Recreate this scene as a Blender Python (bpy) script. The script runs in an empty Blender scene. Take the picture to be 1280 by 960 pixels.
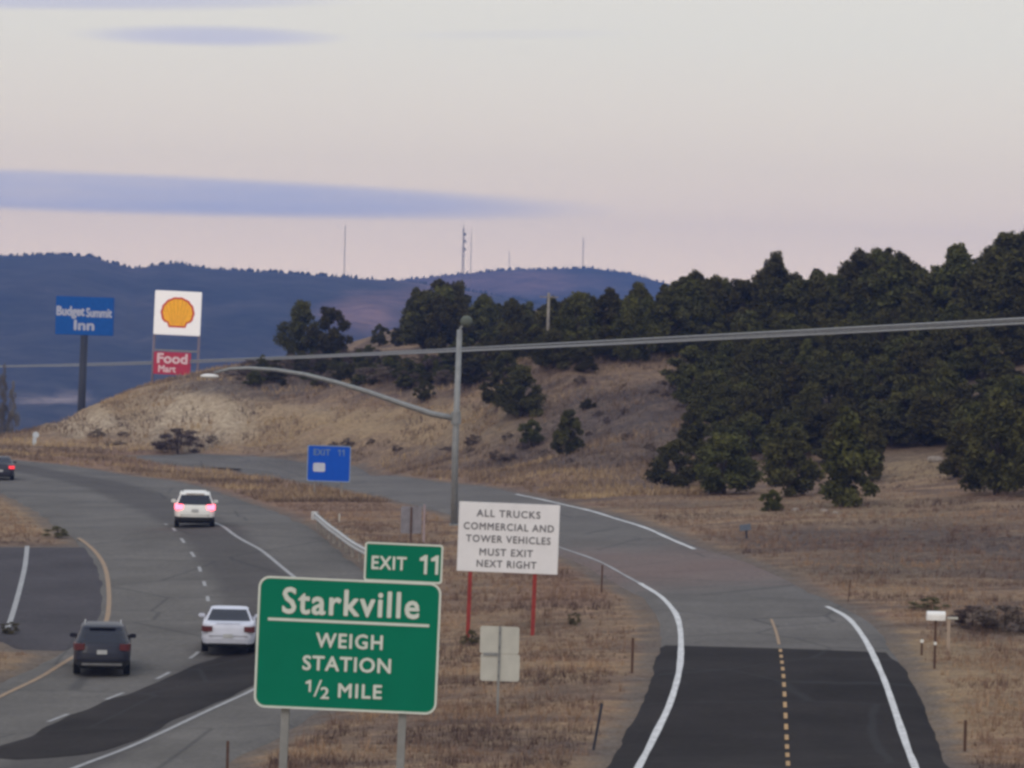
import bpy, bmesh, math, random
import numpy as np
from mathutils import Vector, Matrix, noise as mnoise
random.seed(11); rng = np.random.default_rng(5)
S = bpy.context.scene
COL = S.collection
R = math.radians
# ------------------------------------------------------------------ camera
W0, H0, F = 1280, 960, 4500.0
CZ, ROLL, PITCH = 12.0, R(1.5), math.atan(80/4500.0)
fw = Vector((0, math.cos(PITCH), -math.sin(PITCH))); rt = Vector((1, 0, 0)); up = rt.cross(fw)
cR = rt*math.cos(ROLL)+up*math.sin(ROLL); cU = up*math.cos(ROLL)-rt*math.sin(ROLL)
cam = bpy.data.cameras.new('camera'); co = bpy.data.objects.new('camera', cam); COL.objects.link(co)
m = Matrix.Identity(4)
for i in range(3): m[i][0] = cR[i]; m[i][1] = cU[i]; m[i][2] = -fw[i]; m[i][3] = (0, 0, CZ)[i]
co.matrix_world = m
cam.sensor_width = 36; cam.lens = F/W0*36; cam.clip_start = 1; cam.clip_end = 30000
S.camera = co
def ray(px, py):
    d = fw*F + cR*(px-W0/2) - cU*(py-H0/2)
    return d/d.y
def P(px, py, Y):
    d = ray(px, py)*Y
    return Vector((d.x, d.y, d.z+CZ))
def to_px(x, y, z):   # vectorised world -> photo pixel
    v = np.stack([x, y, z-CZ], -1)
    f = v@np.array(fw); a = v@np.array(cR); b = v@np.array(cU)
    f = np.maximum(f, 1e-3)
    return W0/2+F*a/f, H0/2-F*b/f
# ------------------------------------------------------------------ world, sun, exposure
S.view_settings.view_transform = 'Standard'; S.view_settings.look = 'None'
S.view_settings.exposure = 0.0; S.view_settings.gamma = 1.0
S.cycles.use_denoising = True
S.cycles.filter_width = 3.0
S.cycles.max_bounces = 6; S.cycles.volume_bounces = 1; S.cycles.transparent_max_bounces = 8
SUN_EL, SUN_AZ = R(14), R(200)
class NT:
    """tiny node-tree helper"""
    def __init__(s, t): s.t = t; s.n = t.nodes; s.n.clear()
    def N(s, typ, **kw):
        o = s.n.new(typ)
        for k, v in kw.items(): setattr(o, k, v)
        return o
    def set(s, sock, v):
        if isinstance(v, bpy.types.NodeSocket): s.t.links.new(v, sock)
        elif v is not None:
            if sock.type == 'RGBA' and len(v) == 3: v = (*v, 1)
            sock.default_value = v
    def math(s, op, a, b=None, c=None, clamp=False):
        o = s.N('ShaderNodeMath', operation=op, use_clamp=clamp)
        for i, v in enumerate((a, b, c)):
            if v is not None: s.set(o.inputs[i], v)
        return o.outputs[0]
    def mix(s, f, a, b, mode='MIX'):
        o = s.N('ShaderNodeMix', data_type='RGBA', blend_type=mode)
        s.set(o.inputs['Factor'], f); s.set(o.inputs[6], a); s.set(o.inputs[7], b)
        return o.outputs[2]
    def ramp(s, f, pts, interp='LINEAR'):
        o = s.N('ShaderNodeValToRGB'); r = o.color_ramp; r.interpolation = interp
        while len(r.elements) < len(pts): r.elements.new(0.5)
        for e, (p, c) in zip(r.elements, pts):
            e.position = p; e.color = (c, c, c, 1) if not hasattr(c, '__len__') else (*c, 1)
        s.set(o.inputs[0], f); return o.outputs[0]
    def noise(s, vec, scale, detail=4, rough=0.55, dist=0):
        o = s.N('ShaderNodeTexNoise'); s.set(o.inputs['Vector'], vec)
        o.inputs['Scale'].default_value = scale; o.inputs['Detail'].default_value = detail
        o.inputs['Roughness'].default_value = rough; o.inputs['Distortion'].default_value = dist
        return o.outputs['Fac']
    def mapr(s, v, a, b, c=0.0, d=1.0, smooth=False):
        o = s.N('ShaderNodeMapRange', interpolation_type='SMOOTHSTEP' if smooth else 'LINEAR')
        for i, x in enumerate((v, a, b, c, d)): s.set(o.inputs[i], x)
        return o.outputs[0]
W = bpy.data.worlds.new('World'); S.world = W; W.use_nodes = True
w = NT(W.node_tree)
tc = w.N('ShaderNodeTexCoord').outputs['Generated']
sx = w.N('ShaderNodeSeparateXYZ'); w.set(sx.inputs[0], tc)
az = w.math('MULTIPLY', w.math('ARCTAN2', sx.outputs[0], sx.outputs[1]), 180/math.pi)
el = w.math('MULTIPLY', w.math('ARCSINE', sx.outputs[2]), 180/math.pi)
sky = w.N('ShaderNodeTexSky', sky_type='NISHITA', sun_disc=False)
sky.sun_elevation = SUN_EL; sky.sun_rotation = SUN_AZ
K = 8.0   # the background strength is 1/K
grad = w.ramp(w.mapr(el, -10, 90), [(0.0, (.16, .13, .12)), (.09, (.30, .25, .25)), (.1, (1.52, 1.15, .81)), (.125, (.99, .84, .69)),
        (.145, (.89, .83, .73)), (.25, (.82, .81, .78)), (.5, (.86, .92, 1.0)), (1.0, (.80, .89, 1.05))])
base = w.mix(1.0, grad, (K, K, K), 'MULTIPLY')
skyc = w.mix(0.88, sky.outputs[0], base)
def azel(px, py):
    d = ray(px, py).normalized()
    return math.degrees(math.atan2(d.x, d.y)), math.degrees(math.asin(d.z))
mp = w.N('ShaderNodeMapping'); w.set(mp.inputs['Vector'], tc); mp.inputs['Scale'].default_value = (1, 1, 9)
wob = w.math('SUBTRACT', w.noise(mp.outputs[0], 26, 5, .6), .5)
wob2 = w.math('SUBTRACT', w.noise(mp.outputs[0], 7, 3, .5), .5)
def cloud(px, py, hw, hh, slope, edge, wobk=.7):
    a0, e0 = azel(px, py); d = 180/math.pi/F
    A = w.math('SUBTRACT', az, a0); sl = math.tan(math.atan(slope)-ROLL)
    E = w.math('SUBTRACT', w.math('SUBTRACT', el, e0), w.math('MULTIPLY', A, -sl))
    u = w.math('DIVIDE', A, hw*d); v = w.math('DIVIDE', E, hh*d)
    r = w.math('ADD', w.math('MULTIPLY', u, u), w.math('MULTIPLY', v, v))
    r = w.math('ADD', r, w.math('MULTIPLY', wob, wobk)); r = w.math('ADD', r, w.math('MULTIPLY', wob2, wobk))
    return w.mapr(r, 1.0+edge*.6, 1.0-edge, 0, 1, True)
CL = (.60, .605, .73)
for args, op in [((120, 241, 585, 25, .034, .55, .34), 1.0), ((262, 45, 150, 13, .01, .95), .9), ((70, -2, 330, 14, .0, .95), .85),
                 ((640, 43, 150, 6, -.01, 1.0), .16), ((-250, -40, 400, 22, .0, .9), .8)]:
    f = w.math('MULTIPLY', w.math('MULTIPLY', cloud(*args), op), w.mapr(w.math('ADD', wob, wob2), -.25, .25, .72, 1.0))
    skyc = w.mix(f, skyc, tuple(c*K for c in CL))
bg = w.N('ShaderNodeBackground'); w.set(bg.inputs[0], skyc); bg.inputs[1].default_value = 1/K
w.t.links.new(bg.outputs[0], w.N('ShaderNodeOutputWorld').inputs[0])
sl = bpy.data.lights.new('sun', 'SUN'); sl.energy = 0.85; sl.angle = R(25); sl.color = (1, .86, .70)
so = bpy.data.objects.new('sun', sl); COL.objects.link(so)
sd = Vector((math.sin(SUN_AZ)*math.cos(R(42)), math.cos(SUN_AZ)*math.cos(R(42)), math.sin(R(42))))
so.rotation_euler = (-sd).to_track_quat('-Z', 'Y').to_euler()
# ------------------------------------------------------------------ helpers
def mat(name, col, rough=.8, spec=.3, metal=0, var=.12, scale=3, emit=None, es=0, bump=0, coat=0):
    M = bpy.data.materials.new(name); M.use_nodes = True; n = NT(M.node_tree)
    b = n.N('ShaderNodeBsdfPrincipled'); o = n.N('ShaderNodeOutputMaterial'); n.t.links.new(b.outputs[0], o.inputs[0])
    vec = n.N('ShaderNodeTexCoord').outputs['Object']
    nz = n.noise(vec, scale, 5, .6)
    lo = tuple(c*(1-var) for c in col); hi = tuple(min(1, c*(1+var)) for c in col)
    n.set(b.inputs['Base Color'], n.ramp(nz, [(.3, lo), (.7, hi)]))
    b.inputs['Roughness'].default_value = rough; b.inputs['Specular IOR Level'].default_value = spec
    b.inputs['Metallic'].default_value = metal; b.inputs['Coat Weight'].default_value = coat
    if emit: b.inputs['Emission Color'].default_value = (*emit, 1); b.inputs['Emission Strength'].default_value = es
    if bump:
        bp = n.N('ShaderNodeBump'); bp.inputs['Strength'].default_value = bump
        n.set(bp.inputs['Height'], n.noise(vec, scale*4, 5, .7)); n.t.links.new(bp.outputs[0], b.inputs['Normal'])
    return M
def mesh(name, V, Fc, m=None, parent=None, smooth=False, loc=None):
    me = bpy.data.meshes.new(name); me.from_pydata([tuple(v) for v in V], [], [tuple(f) for f in Fc]); me.update()
    if smooth: me.polygons.foreach_set('use_smooth', [True]*len(me.polygons))
    o = bpy.data.objects.new(name, me); COL.objects.link(o)
    if m: me.materials.append(m)
    if parent: o.parent = parent
    if loc is not None: o.location = loc
    return o
def thing(name, label, cat, loc=(0, 0, 0), rz=0, group=None):
    o = bpy.data.objects.new(name, None); COL.objects.link(o); o.location = loc; o.rotation_euler = (0, 0, rz)
    o.empty_display_size = .2
    return tag(o, label, cat, group)
def tag(o, label, cat, group=None):
    o['label'] = label; o['category'] = cat
    if group: o['group'] = group
    return o
def struct(o, kind='structure'): o['kind'] = kind; return o
class MB:
    def __init__(s): s.V = []; s.F = []
    def add(s, V, Fc):
        k = len(s.V); s.V += [tuple(v) for v in V]; s.F += [tuple(i+k for i in f) for f in Fc]; return s
    def box(s, x0, x1, y0, y1, z0, z1):
        V = [(x, y, z) for z in (z0, z1) for y in (y0, y1) for x in (x0, x1)]
        return s.add(V, [(0, 2, 3, 1), (4, 5, 7, 6), (0, 1, 5, 4), (2, 6, 7, 3), (0, 4, 6, 2), (1, 3, 7, 5)])
    def tube(s, pts, rad, n=10, cap=True):
        pts = [Vector(p) for p in pts]; rad = rad if hasattr(rad, '__len__') else [rad]*len(pts); k = len(s.V)
        for i, p in enumerate(pts):
            t = (pts[min(i+1, len(pts)-1)]-pts[max(i-1, 0)]).normalized()
            a = t.cross(Vector((0, 0, 1)) if abs(t.z) < .9 else Vector((0, 1, 0))).normalized(); b = t.cross(a)
            for j in range(n):
                q = 2*math.pi*j/n; s.V.append(tuple(p+(a*math.cos(q)+b*math.sin(q))*rad[i]))
        for i in range(len(pts)-1):
            for j in range(n):
                s.F.append((k+i*n+j, k+i*n+(j+1) % n, k+(i+1)*n+(j+1) % n, k+(i+1)*n+j))
        if cap:
            s.F.append(tuple(k+j for j in range(n))[::-1]); s.F.append(tuple(k+(len(pts)-1)*n+j for j in range(n)))
        return s
    def poly(s, pts, y0, y1):   # prism of an x-z outline between two y
        n = len(pts); V = [(x, y0, z) for x, z in pts]+[(x, y1, z) for x, z in pts]
        Fc = [tuple(range(n)), tuple(range(2*n-1, n-1, -1))]+[(i, i+n, (i+1) % n+n, (i+1) % n) for i in range(n)]
        return s.add(V, Fc)
    def build(s, name, m, parent=None, smooth=False, bevel=0):
        o = mesh(name, s.V, s.F, m, parent, smooth)
        bm = bmesh.new(); bm.from_mesh(o.data); bmesh.ops.recalc_face_normals(bm, faces=bm.faces)
        if bevel: bmesh.ops.bevel(bm, geom=list(bm.edges), offset=bevel, segments=2, affect='EDGES')
        bm.to_mesh(o.data); bm.free(); return o
def rrect(w, h, r, n=6):   # rounded rectangle outline centred on the origin
    pts = []
    for cx, cz, a0 in ((w/2-r, h/2-r, 0), (-w/2+r, h/2-r, 90), (-w/2+r, -h/2+r, 180), (w/2-r, -h/2+r, 270)):
        for i in range(n+1):
            a = R(a0+90*i/n); pts.append((cx+r*math.cos(a), cz+r*math.sin(a)))
    return pts
def ring(outer, inner, y0, y1, mb):
    n = len(outer)
    for a, b in ((outer, inner),):
        V = [(x, y0, z) for x, z in a]+[(x, y0, z) for x, z in b]+[(x, y1, z) for x, z in a]+[(x, y1, z) for x, z in b]
        Fc = []
        for i in range(n):
            j = (i+1) % n
            Fc += [(i, j, n+j, n+i), (2*n+i, 3*n+i, 3*n+j, 2*n+j), (i, 2*n+i, 2*n+j, j), (n+i, n+j, 3*n+j, 3*n+i)]
        mb.add(V, Fc)
    return mb
def text(body, width, height, cx, cz, y, m, parent, name='lettering', bold=.03, space=1.0):
    """one line of flat lettering, thickened by overlaid copies a hair apart"""
    cu = bpy.data.curves.new('t', 'FONT'); cu.body = body; cu.space_character = space; cu.resolution_u = 3
    o = bpy.data.objects.new('t', cu); COL.objects.link(o)
    dg = bpy.context.evaluated_depsgraph_get(); me = bpy.data.meshes.new_from_object(o.evaluated_get(dg))
    bpy.data.objects.remove(o); bpy.data.curves.remove(cu)
    v = np.array([x.co[:] for x in me.vertices]); lo = v.min(0); hi = v.max(0); bw = bold*height
    sx_, sy_ = (width-2*bw)/(hi[0]-lo[0]), (height-2*bw)/(hi[1]-lo[1]); V, Fc = [], []
    fs = [tuple(p.vertices) for p in me.polygons]; bpy.data.meshes.remove(me)
    for i, (dx, dz) in enumerate(((0, 0), (-1, 0), (1, 0), (0, -1), (0, 1), (-.7, -.7), (.7, .7), (-.7, .7), (.7, -.7))):
        k = len(V)
        V += [(cx-width/2+bw*(1+dx)+(q[0]-lo[0])*sx_, y-.004-.0009*i, cz-height/2+bw*(1+dz)+(q[1]-lo[1])*sy_) for q in v]; Fc += [tuple(t+k for t in f) for f in fs]
    return mesh(name, V, Fc, m, parent)
# ------------------------------------------------------------------ terrain: thin-plate surface through surveyed points (px, py, distance)
CTRL = [(128,847,115),(285,820,121),(243,660,170),(8,600,230),(50,935,96),(320,870,108),(400,780,129),(300,690,158),(100,620,212),(-100,590,240),
 (80,700,156),(20,780,131),(40,660,178),(0,830,117),(-150,700,156),(-200,800,125),
 (830,940,91),(1100,950,88),(860,808,116),(1110,808,115),(800,740,136),(960,735,138),(780,690,158),(690,650,185),(870,690,158),(560,610,222),
 (640,625,205),(450,595,238),(250,577,262),(100,565,275),(560,760,128),(700,850,105),(500,930,93),(620,900,97),(480,640,190),(520,700,155),
 (1200,700,150),(1250,800,118),(1200,900,97),(1270,950,90),(1000,640,185),(1250,640,180),(850,620,205),(900,600,215),(1150,600,205),(1150,560,220),
 (850,540,235),(950,500,242),(750,520,248),(680,455,262),(800,470,258),(950,440,265),(1100,450,250),(1250,450,240),(1270,390,262),(1100,398,270),
 (900,418,275),(700,432,275),(550,442,285),(1500,640,170),(1600,900,95),(1600,450,225),(1600,385,250),(1270,385,310),(900,415,320),(1600,375,330),
 (100,555,282),(200,558,280),(300,562,276),(450,568,268),(550,575,258),(640,590,240),(90,537,288),(150,506,293),(230,481,297),(300,488,291),
 (300,461,306),(400,500,285),(400,470,300),(400,441,316),(500,500,278),(500,462,294),(480,441,306),(620,505,266),(620,540,253),(700,570,236),
 (560,470,284),(0,554,296),(-150,556,290),(400,445,360),(650,440,330),(230,478,330),(150,506,335),(60,551,300),(40,560,320),(0,566,335),(85,525,300),(80,542,325),(-70,566,335),(120,509,312),(110,512,300),(-150,566,335)]
CP = np.array([P(*c)[:] for c in CTRL]+[(-30, 350, -3), (-45, 300, -2.5), (-40, 390, -14), (-55, 360, -10), (0, 395, 4), (50, 395, 10), (-12, 60, 1.4), (12, 60, 1.6), (-30, 60, .6), (30, 60, 1.6),
              (-10, 20, 1.8), (10, 20, 2.0), (-40, 20, 1), (40, 20, 2), (-60, 100, .6), (-70, 200, .8), (-75, 300, -2), (60, 120, 3), (70, 200, 7), (95, 300, 14), (80, 40, 3), (-75, 20, 1), (95, 20, 3)])
def _tps(r2): return np.where(r2 > 0, r2*np.log(np.maximum(r2, 1e-9)), 0)
_X = CP[:, :2]/100; n_ = len(_X)
_A = np.zeros((n_+3, n_+3)); _A[:n_, :n_] = _tps(((_X[:, None]-_X[None])**2).sum(-1))+np.eye(n_)*.0015
_A[:n_, n_] = 1; _A[:n_, n_+1:] = _X; _A[n_, :n_] = 1; _A[n_+1:, :n_] = _X.T
_c = np.linalg.solve(_A, np.concatenate([CP[:, 2], [0, 0, 0]]))
def gz(x, y):
    x = np.asarray(x, float)/100; y = np.asarray(y, float)/100; sh = x.shape
    q = np.stack([x.ravel(), y.ravel()], -1); out = np.empty(len(q))
    for k in range(0, len(q), 20000):
        s_ = q[k:k+20000]; out[k:k+20000] = _tps(((s_[:, None]-_X[None])**2).sum(-1))@_c[:n_]+_c[n_]+s_@_c[n_+1:]
    return out.reshape(sh)
YS = np.linspace(50, 400, 1401)
def G(px, py, off=0.0):   # first hit of the pixel ray with the ground
    d = ray(px, py); z = CZ+d.z*YS; h = gz(d.x*YS, YS)-z
    k = np.argmax(h > 0)
    if h[k] <= 0: k = int(np.argmax(h)); Y = YS[k]
    elif k == 0: Y = YS[0]
    else: Y = YS[k-1]+(YS[k]-YS[k-1])*(-h[k-1])/(h[k]-h[k-1])
    return Vector((d.x*Y, Y, float(gz(d.x*Y, Y))+off))
def gp(x, y, off=0.0): return Vector((x, y, float(gz(x, y))+off))
def resample(pts, step):
    pts = [np.array(p[:2]) for p in pts]
    # Catmull-Rom through the points, then even spacing
    q = []
    for i in range(len(pts)-1):
        p0, p1, p2, p3 = pts[max(i-1, 0)], pts[i], pts[i+1], pts[min(i+2, len(pts)-1)]
        for t in np.linspace(0, 1, 24, endpoint=False):
            q.append(.5*((2*p1)+(-p0+p2)*t+(2*p0-5*p1+4*p2-p3)*t*t+(-p0+3*p1-3*p2+p3)*t**3))
    q.append(pts[-1]); q = np.array(q)
    s_ = np.concatenate([[0], np.cumsum(np.linalg.norm(np.diff(q, axis=0), axis=1))])
    n = max(2, int(s_[-1]/step)+1) if step > 0 else -int(step)
    t = np.linspace(0, s_[-1], n)
    return np.stack([np.interp(t, s_, q[:, 0]), np.interp(t, s_, q[:, 1])], 1)
def ribbon(name, L, Rr, off, m, nx=14, step=1.0, parent=None, widen=(0, 0), ragged=0):
    """road sheet between two edges given by photo rows; carries u across and v along"""
    Lw = [G(*p) for p in L]; Rw = [G(*p) for p in Rr]
    ln = sum((Lw[i+1]-Lw[i]).length for i in range(len(Lw)-1)); n = int(ln/step)+2
    A = resample(Lw, -n); B = resample(Rw, -n)
    D = (B-A)/np.linalg.norm(B-A, axis=1)[:, None]
    A = A-D*widen[0]; B = B+D*widen[1]
    if ragged:
        k = np.arange(n)*step
        A = A+D*np.array([ragged*mnoise.noise((a*.35, 3.1, 0)) for a in k])[:, None]
        B = B+D*np.array([ragged*mnoise.noise((a*.35, 9.7, 0)) for a in k])[:, None]
    u = np.linspace(0, 1, nx+1); wd_ = np.linalg.norm(B-A, axis=1).mean()
    u = np.concatenate([[-.35/wd_], u, [1+.35/wd_]]); nx += 2
    XY = A[:, None]*(1-u[None, :, None])+B[:, None]*u[None, :, None]
    Z = gz(XY[..., 0], XY[..., 1])+off
    Z[:, 0] -= off+.10; Z[:, -1] -= off+.10; Z[0] -= off+.08; Z[-1] -= off+.08   # verge edge runs down into the soil
    V = np.concatenate([XY, Z[..., None]], -1).reshape(-1, 3)
    Fc = [(i*(nx+1)+j, i*(nx+1)+j+1, (i+1)*(nx+1)+j+1, (i+1)*(nx+1)+j) for i in range(n-1) for j in range(nx)]
    o = mesh(name, V, Fc, m, parent, True)
    me = o.data; uv = me.uv_layers.new(name='lane')
    lv = np.empty(len(me.loops), int); me.loops.foreach_get('vertex_index', lv)
    vu = np.clip(u[lv % (nx+1)], 0, 1); vv = (lv//(nx+1))*step
    uv.data.foreach_set('uv', np.stack([vu, vv], 1).ravel())
    return o, XY
def stripe(name, pts, width, off, m, dash=None, smooth_step=.6, wobble=0):
    q = resample([G(*p) for p in pts], smooth_step)
    T = np.gradient(q, axis=0); T /= np.linalg.norm(T, axis=1)[:, None]; Nn = np.stack([T[:, 1], -T[:, 0]], 1)
    V, Fc = [], []
    wd = np.array([width/2*(1+wobble*mnoise.noise((i*.31, 1.7, .4))) for i in range(len(q))])
    a = q-Nn*wd[:, None]; b = q+Nn*wd[:, None]
    za = gz(a[:, 0], a[:, 1])+off; zb = gz(b[:, 0], b[:, 1])+off
    for i in range(len(q)-1):
        if dash and ((i*smooth_step) % dash[1]) >= dash[0]: continue
        k = len(V); V += [(*a[i], za[i]), (*b[i], zb[i]), (*b[i+1], zb[i+1]), (*a[i+1], za[i+1])]; Fc.append((k, k+1, k+2, k+3))
    return struct(mesh(name, V, Fc, m))
# ------------------------------------------------------------------ road materials
def asphalt(name, col, dark=None, lo=.8, hi=1.18, red=None):
    M = bpy.data.materials.new(name); M.use_nodes = True; n = NT(M.node_tree)
    b = n.N('ShaderNodeBsdfPrincipled'); o = n.N('ShaderNodeOutputMaterial'); n.t.links.new(b.outputs[0], o.inputs[0])
    vec = n.N('ShaderNodeTexCoord').outputs['Object']
    big = n.noise(vec, .22, 5, .6); fine = n.noise(vec, 5, 4, .7); grit = n.noise(vec, 45, 2, .7)
    c = n.mix(1, col, n.ramp(big, [(.3, lo), (.7, hi)]), 'MULTIPLY')
    uv = n.N('ShaderNodeUVMap', uv_map='lane').outputs[0]; s2 = n.N('ShaderNodeSeparateXYZ'); n.set(s2.inputs[0], uv)
    if dark:   # dark lane of older seal and wheel tracks
        u = n.math('ADD', s2.outputs[0], n.math('MULTIPLY', n.math('SUBTRACT', n.noise(vec, .35, 4, .6), .5), .10))
        f = n.math('MULTIPLY', n.mapr(u, dark[0]-.04, dark[0]+.05, 0, 1, True), n.mapr(u, dark[1]+.05, dark[1]-.04, 0, 1, True))
        c = n.mix(n.math('MULTIPLY', f, dark[2]), c, (.058, .052, .053))
    if red:
        sp = n.N('ShaderNodeSeparateXYZ'); n.set(sp.inputs[0], vec)
        d = n.math('ADD', n.math('ABSOLUTE', n.math('SUBTRACT', sp.outputs[1], red[0])), n.math('MULTIPLY', n.math('SUBTRACT', n.noise(vec, .3, 4, .6), .5), red[1]*1.2))
        c = n.mix(n.math('MULTIPLY', n.mapr(d, red[1], 0, 0, 1, True), .6), c, (.185, .122, .108))
    c = n.mix(1, c, n.ramp(fine, [(.25, .74), (.75, 1.22)]), 'MULTIPLY')
    c = n.mix(1, c, n.ramp(grit, [(.3, .68), (.7, 1.3)]), 'MULTIPLY')
    # sealed cracks
    vo = n.N('ShaderNodeTexVoronoi', feature='DISTANCE_TO_EDGE'); vo.inputs['Scale'].default_value = .16
    n.set(vo.inputs['Vector'], n.mix(.25, vec, n.N('ShaderNodeTexNoise').outputs['Color']))
    c = n.mix(n.mapr(vo.outputs['Distance'], .012, .004, 0, .45), c, (.04, .04, .042))
    n.set(b.inputs['Base Color'], c); b.inputs['Roughness'].default_value = .95; b.inputs['Specular IOR Level'].default_value = .1
    bp = n.N('ShaderNodeBump'); bp.inputs['Strength'].default_value = .25; n.set(bp.inputs['Height'], grit); n.t.links.new(bp.outputs[0], b.inputs['Normal'])
    return M
A_HWY = asphalt('worn highway asphalt', (.130, .121, .113), dark=(.42, .70, .55))
A_RAMP = asphalt('grey ramp asphalt', (.134, .124, .117), red=(149, 17))
A_NEW = asphalt('fresh dark asphalt', (.024, .0205, .020), lo=.62, hi=1.5)
A_MED = asphalt('dark crossover asphalt', (.068, .062, .068))
def paint(name, col, wear=.4):
    M = bpy.data.materials.new(name); M.use_nodes = True; n = NT(M.node_tree)
    b = n.N('ShaderNodeBsdfPrincipled'); o = n.N('ShaderNodeOutputMaterial'); n.t.links.new(b.outputs[0], o.inputs[0])
    vec = n.N('ShaderNodeTexCoord').outputs['Object']
    f = n.math('MULTIPLY', n.ramp(n.noise(vec, 4, 6, .75), [(.42, 0), (.72, 1)]), wear)
    n.set(b.inputs['Base Color'], n.mix(f, col, (.13, .125, .125))); b.inputs['Roughness'].default_value = .75
    return M
P_WHITE = paint('bright white road paint', (.62, .62, .63), .65)
P_WORN = paint('worn white road paint', (.34, .34, .35), .8)
P_YEL = paint('worn yellow road paint', (.30, .19, .10), .8)
P_DOT = paint('yellow dash paint', (.43, .25, .09), .6)
# ------------------------------------------------------------------ roads
HL = [(1010,-290),(960,-200),(915,-112),(870,-24),(828,60),(800,106),(772,124),(745,128),(712,122),(688,108),(662,85),(640,53),(613,0),(590,-70),(575,-130),(565,-200)]
HR = [(1010,175),(960,265),(915,345),(870,412),(828,458),(800,475),(772,480),(745,476),(712,446),(688,418),(662,385),(640,340),(613,260),(590,130),(575,10),(565,-70)]
hwy, HXY = ribbon('highway', [(x, y) for y, x in HL], [(x, y) for y, x in HR], .05, A_HWY, nx=16, ragged=.25); struct(hwy)
RL = [(1010,776),(960,799),(925,817),(880,838),(840,849),(800,851),(775,847),(760,838),(742,818),(725,785),(712,762),(700,738),(688,703),(675,668),(660,625),(645,585),(632,540),(620,490),(610,440),(600,385),(592,320),(585,270),(578,215),(573,185),(569,165)]
RR = [(1010,1160),(960,1143),(925,1130),(880,1115),(840,1100),(800,1080),(775,1060),(760,1033),(742,995),(725,962),(712,935),(700,905),(688,865),(675,835),(660,800),(645,752),(632,700),(620,645),(610,595),(600,515),(592,445),(585,400),(578,360),(573,320),(567.5,225)]
ramp_o, RXY = ribbon('ramp_road', [(x, y) for y, x in RL], [(x, y) for y, x in RR], .05, A_RAMP, nx=12, widen=(.45, .5), ragged=.12); struct(ramp_o)
dk = [(a, b) for a, b in zip(RL, RR) if a[0] >= 800]
dkL = [(x, y) for y, x in RL if y >= 820]+[(853, 806)]; dkR = [(x, y) for y, x in RR if y >= 820]+[(1084, 814)]
pat, PXY = ribbon('fresh_asphalt', dkL, dkR, .054, A_NEW, nx=12, step=.8, widen=(.60, .64), ragged=.12); struct(pat)
MLp = [(683,-60),(712,-60),(745,-60),(775,-60),(790,-35),(800,0),(812,30)]
MRp = [(683,108),(712,126),(745,134),(775,131),(790,124),(800,114),(812,98)]
med, MXY = ribbon('median_crossover', [(x, y) for y, x in MLp], [(x, y) for y, x in MRp], .045, A_MED, nx=10, ragged=.3); struct(med)
LPL = [(952,-20),(940,-14),(925,35),(905,68),(888,108),(868,165),(848,210),(830,252),(815,300),(803,340)]
LPR = [(953,-5),(951,50),(944,118),(928,168),(905,216),(888,252),(868,297),(848,332),(832,362),(815,382)]
lp, LXY = ribbon('asphalt_patch', [(x, y) for y, x in LPL], [(x, y) for y, x in LPR], .056, A_NEW, nx=8, step=.6, ragged=.3); struct(lp)
stripe('edge_line', [(40,985),(100,960),(165,935),(230,905),(290,877),(330,857),(370,830),(398,800),(405,775),(397,750),(370,725),(330,692),(290,668),(255,650)], .17, .062, P_WORN)
stripe('edge_line', [(-60,905),(0,873),(60,843),(108,812),(130,785),(136,760),(135,730),(130,708),(118,690),(98,674)], .18, .062, P_YEL)
stripe('lane_line', [(60,905),(140,874),(200,849),(232,829),(252,812),(261,790),(262,768),(258,742),(252,720),(244,700),(230,680),(205,656)], .14, .066, P_WORN, dash=(2.0, 6.0), smooth_step=.5)
stripe('edge_line', [(34,684),(31,710),(24,740),(16,768),(8,792)], .2, .058, P_WORN)
stripe('edge_line', [(x, y) for y, x in RL if y >= 742]+[(800, 731)],   .185, .064, P_WHITE, wobble=.22)
stripe('edge_line', [(800,731),(762,710),(738,699),(703,687),(668,674),(625,659)], .13, .064, P_WORN, wobble=.5)
stripe('edge_line', [(x, y) for y, x in RR if y >= 760],   .185, .064, P_WHITE, wobble=.22)
stripe('edge_line', [(868,688),(835,674),(800,659),(752,644),(700,631),(645,619)], .2, .064, P_WHITE, wobble=.4)
stripe('centre_line', [(988,1000),(985,960),(983,920),(981,880),(979,845),(975,812)], .10, .066, P_DOT, dash=(1.0, 2.0), smooth_step=.5)
stripe('centre_line', [(974,808),(970,792),(964,776)], .1, .066, P_YEL)
# ------------------------------------------------------------------ ground
def road_dist(x, y):
    d = np.full(x.shape, 1e9)
    for XY, pad in ((HXY, 0), (RXY, 0), (MXY, 0)):
        q = XY.reshape(-1, 2)[::2]
        dd = np.full(x.size, 1e9); p = np.stack([x.ravel(), y.ravel()], 1)
        for k in range(0, len(p), 4000):
            dd[k:k+4000] = np.sqrt(((p[k:k+4000, None]-q[None])**2).sum(-1).min(1))
        d = np.minimum(d, dd.reshape(x.shape))
    return d
gx = np.arange(-80, 100.1, .9); gy = np.arange(6, 400.1, .9)
GX, GY = np.meshgrid(gx, gy); GZ = gz(GX, GY)
RD = road_dist(GX, GY)
msk = np.clip((RD-1.0)/4, 0, 1); msk = msk*msk*(3-2*msk)
NZ = np.array([mnoise.fractal((a*.11, b*.11, 0), 1.0, 2.0, 4) for a, b in zip(GX.ravel(), GY.ravel())]).reshape(GX.shape)
NZ2 = np.array([mnoise.noise((a*.55, b*.55, 7)) for a, b in zip(GX.ravel(), GY.ravel())]).reshape(GX.shape)
NZ3 = np.array([mnoise.ridged_multi_fractal((a*.22, b*.07, 2), 1.0, 2.2, 3, 1.0, 2.0)-1 for a, b in zip(GX.ravel(), GY.ravel())]).reshape(GX.shape)
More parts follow.
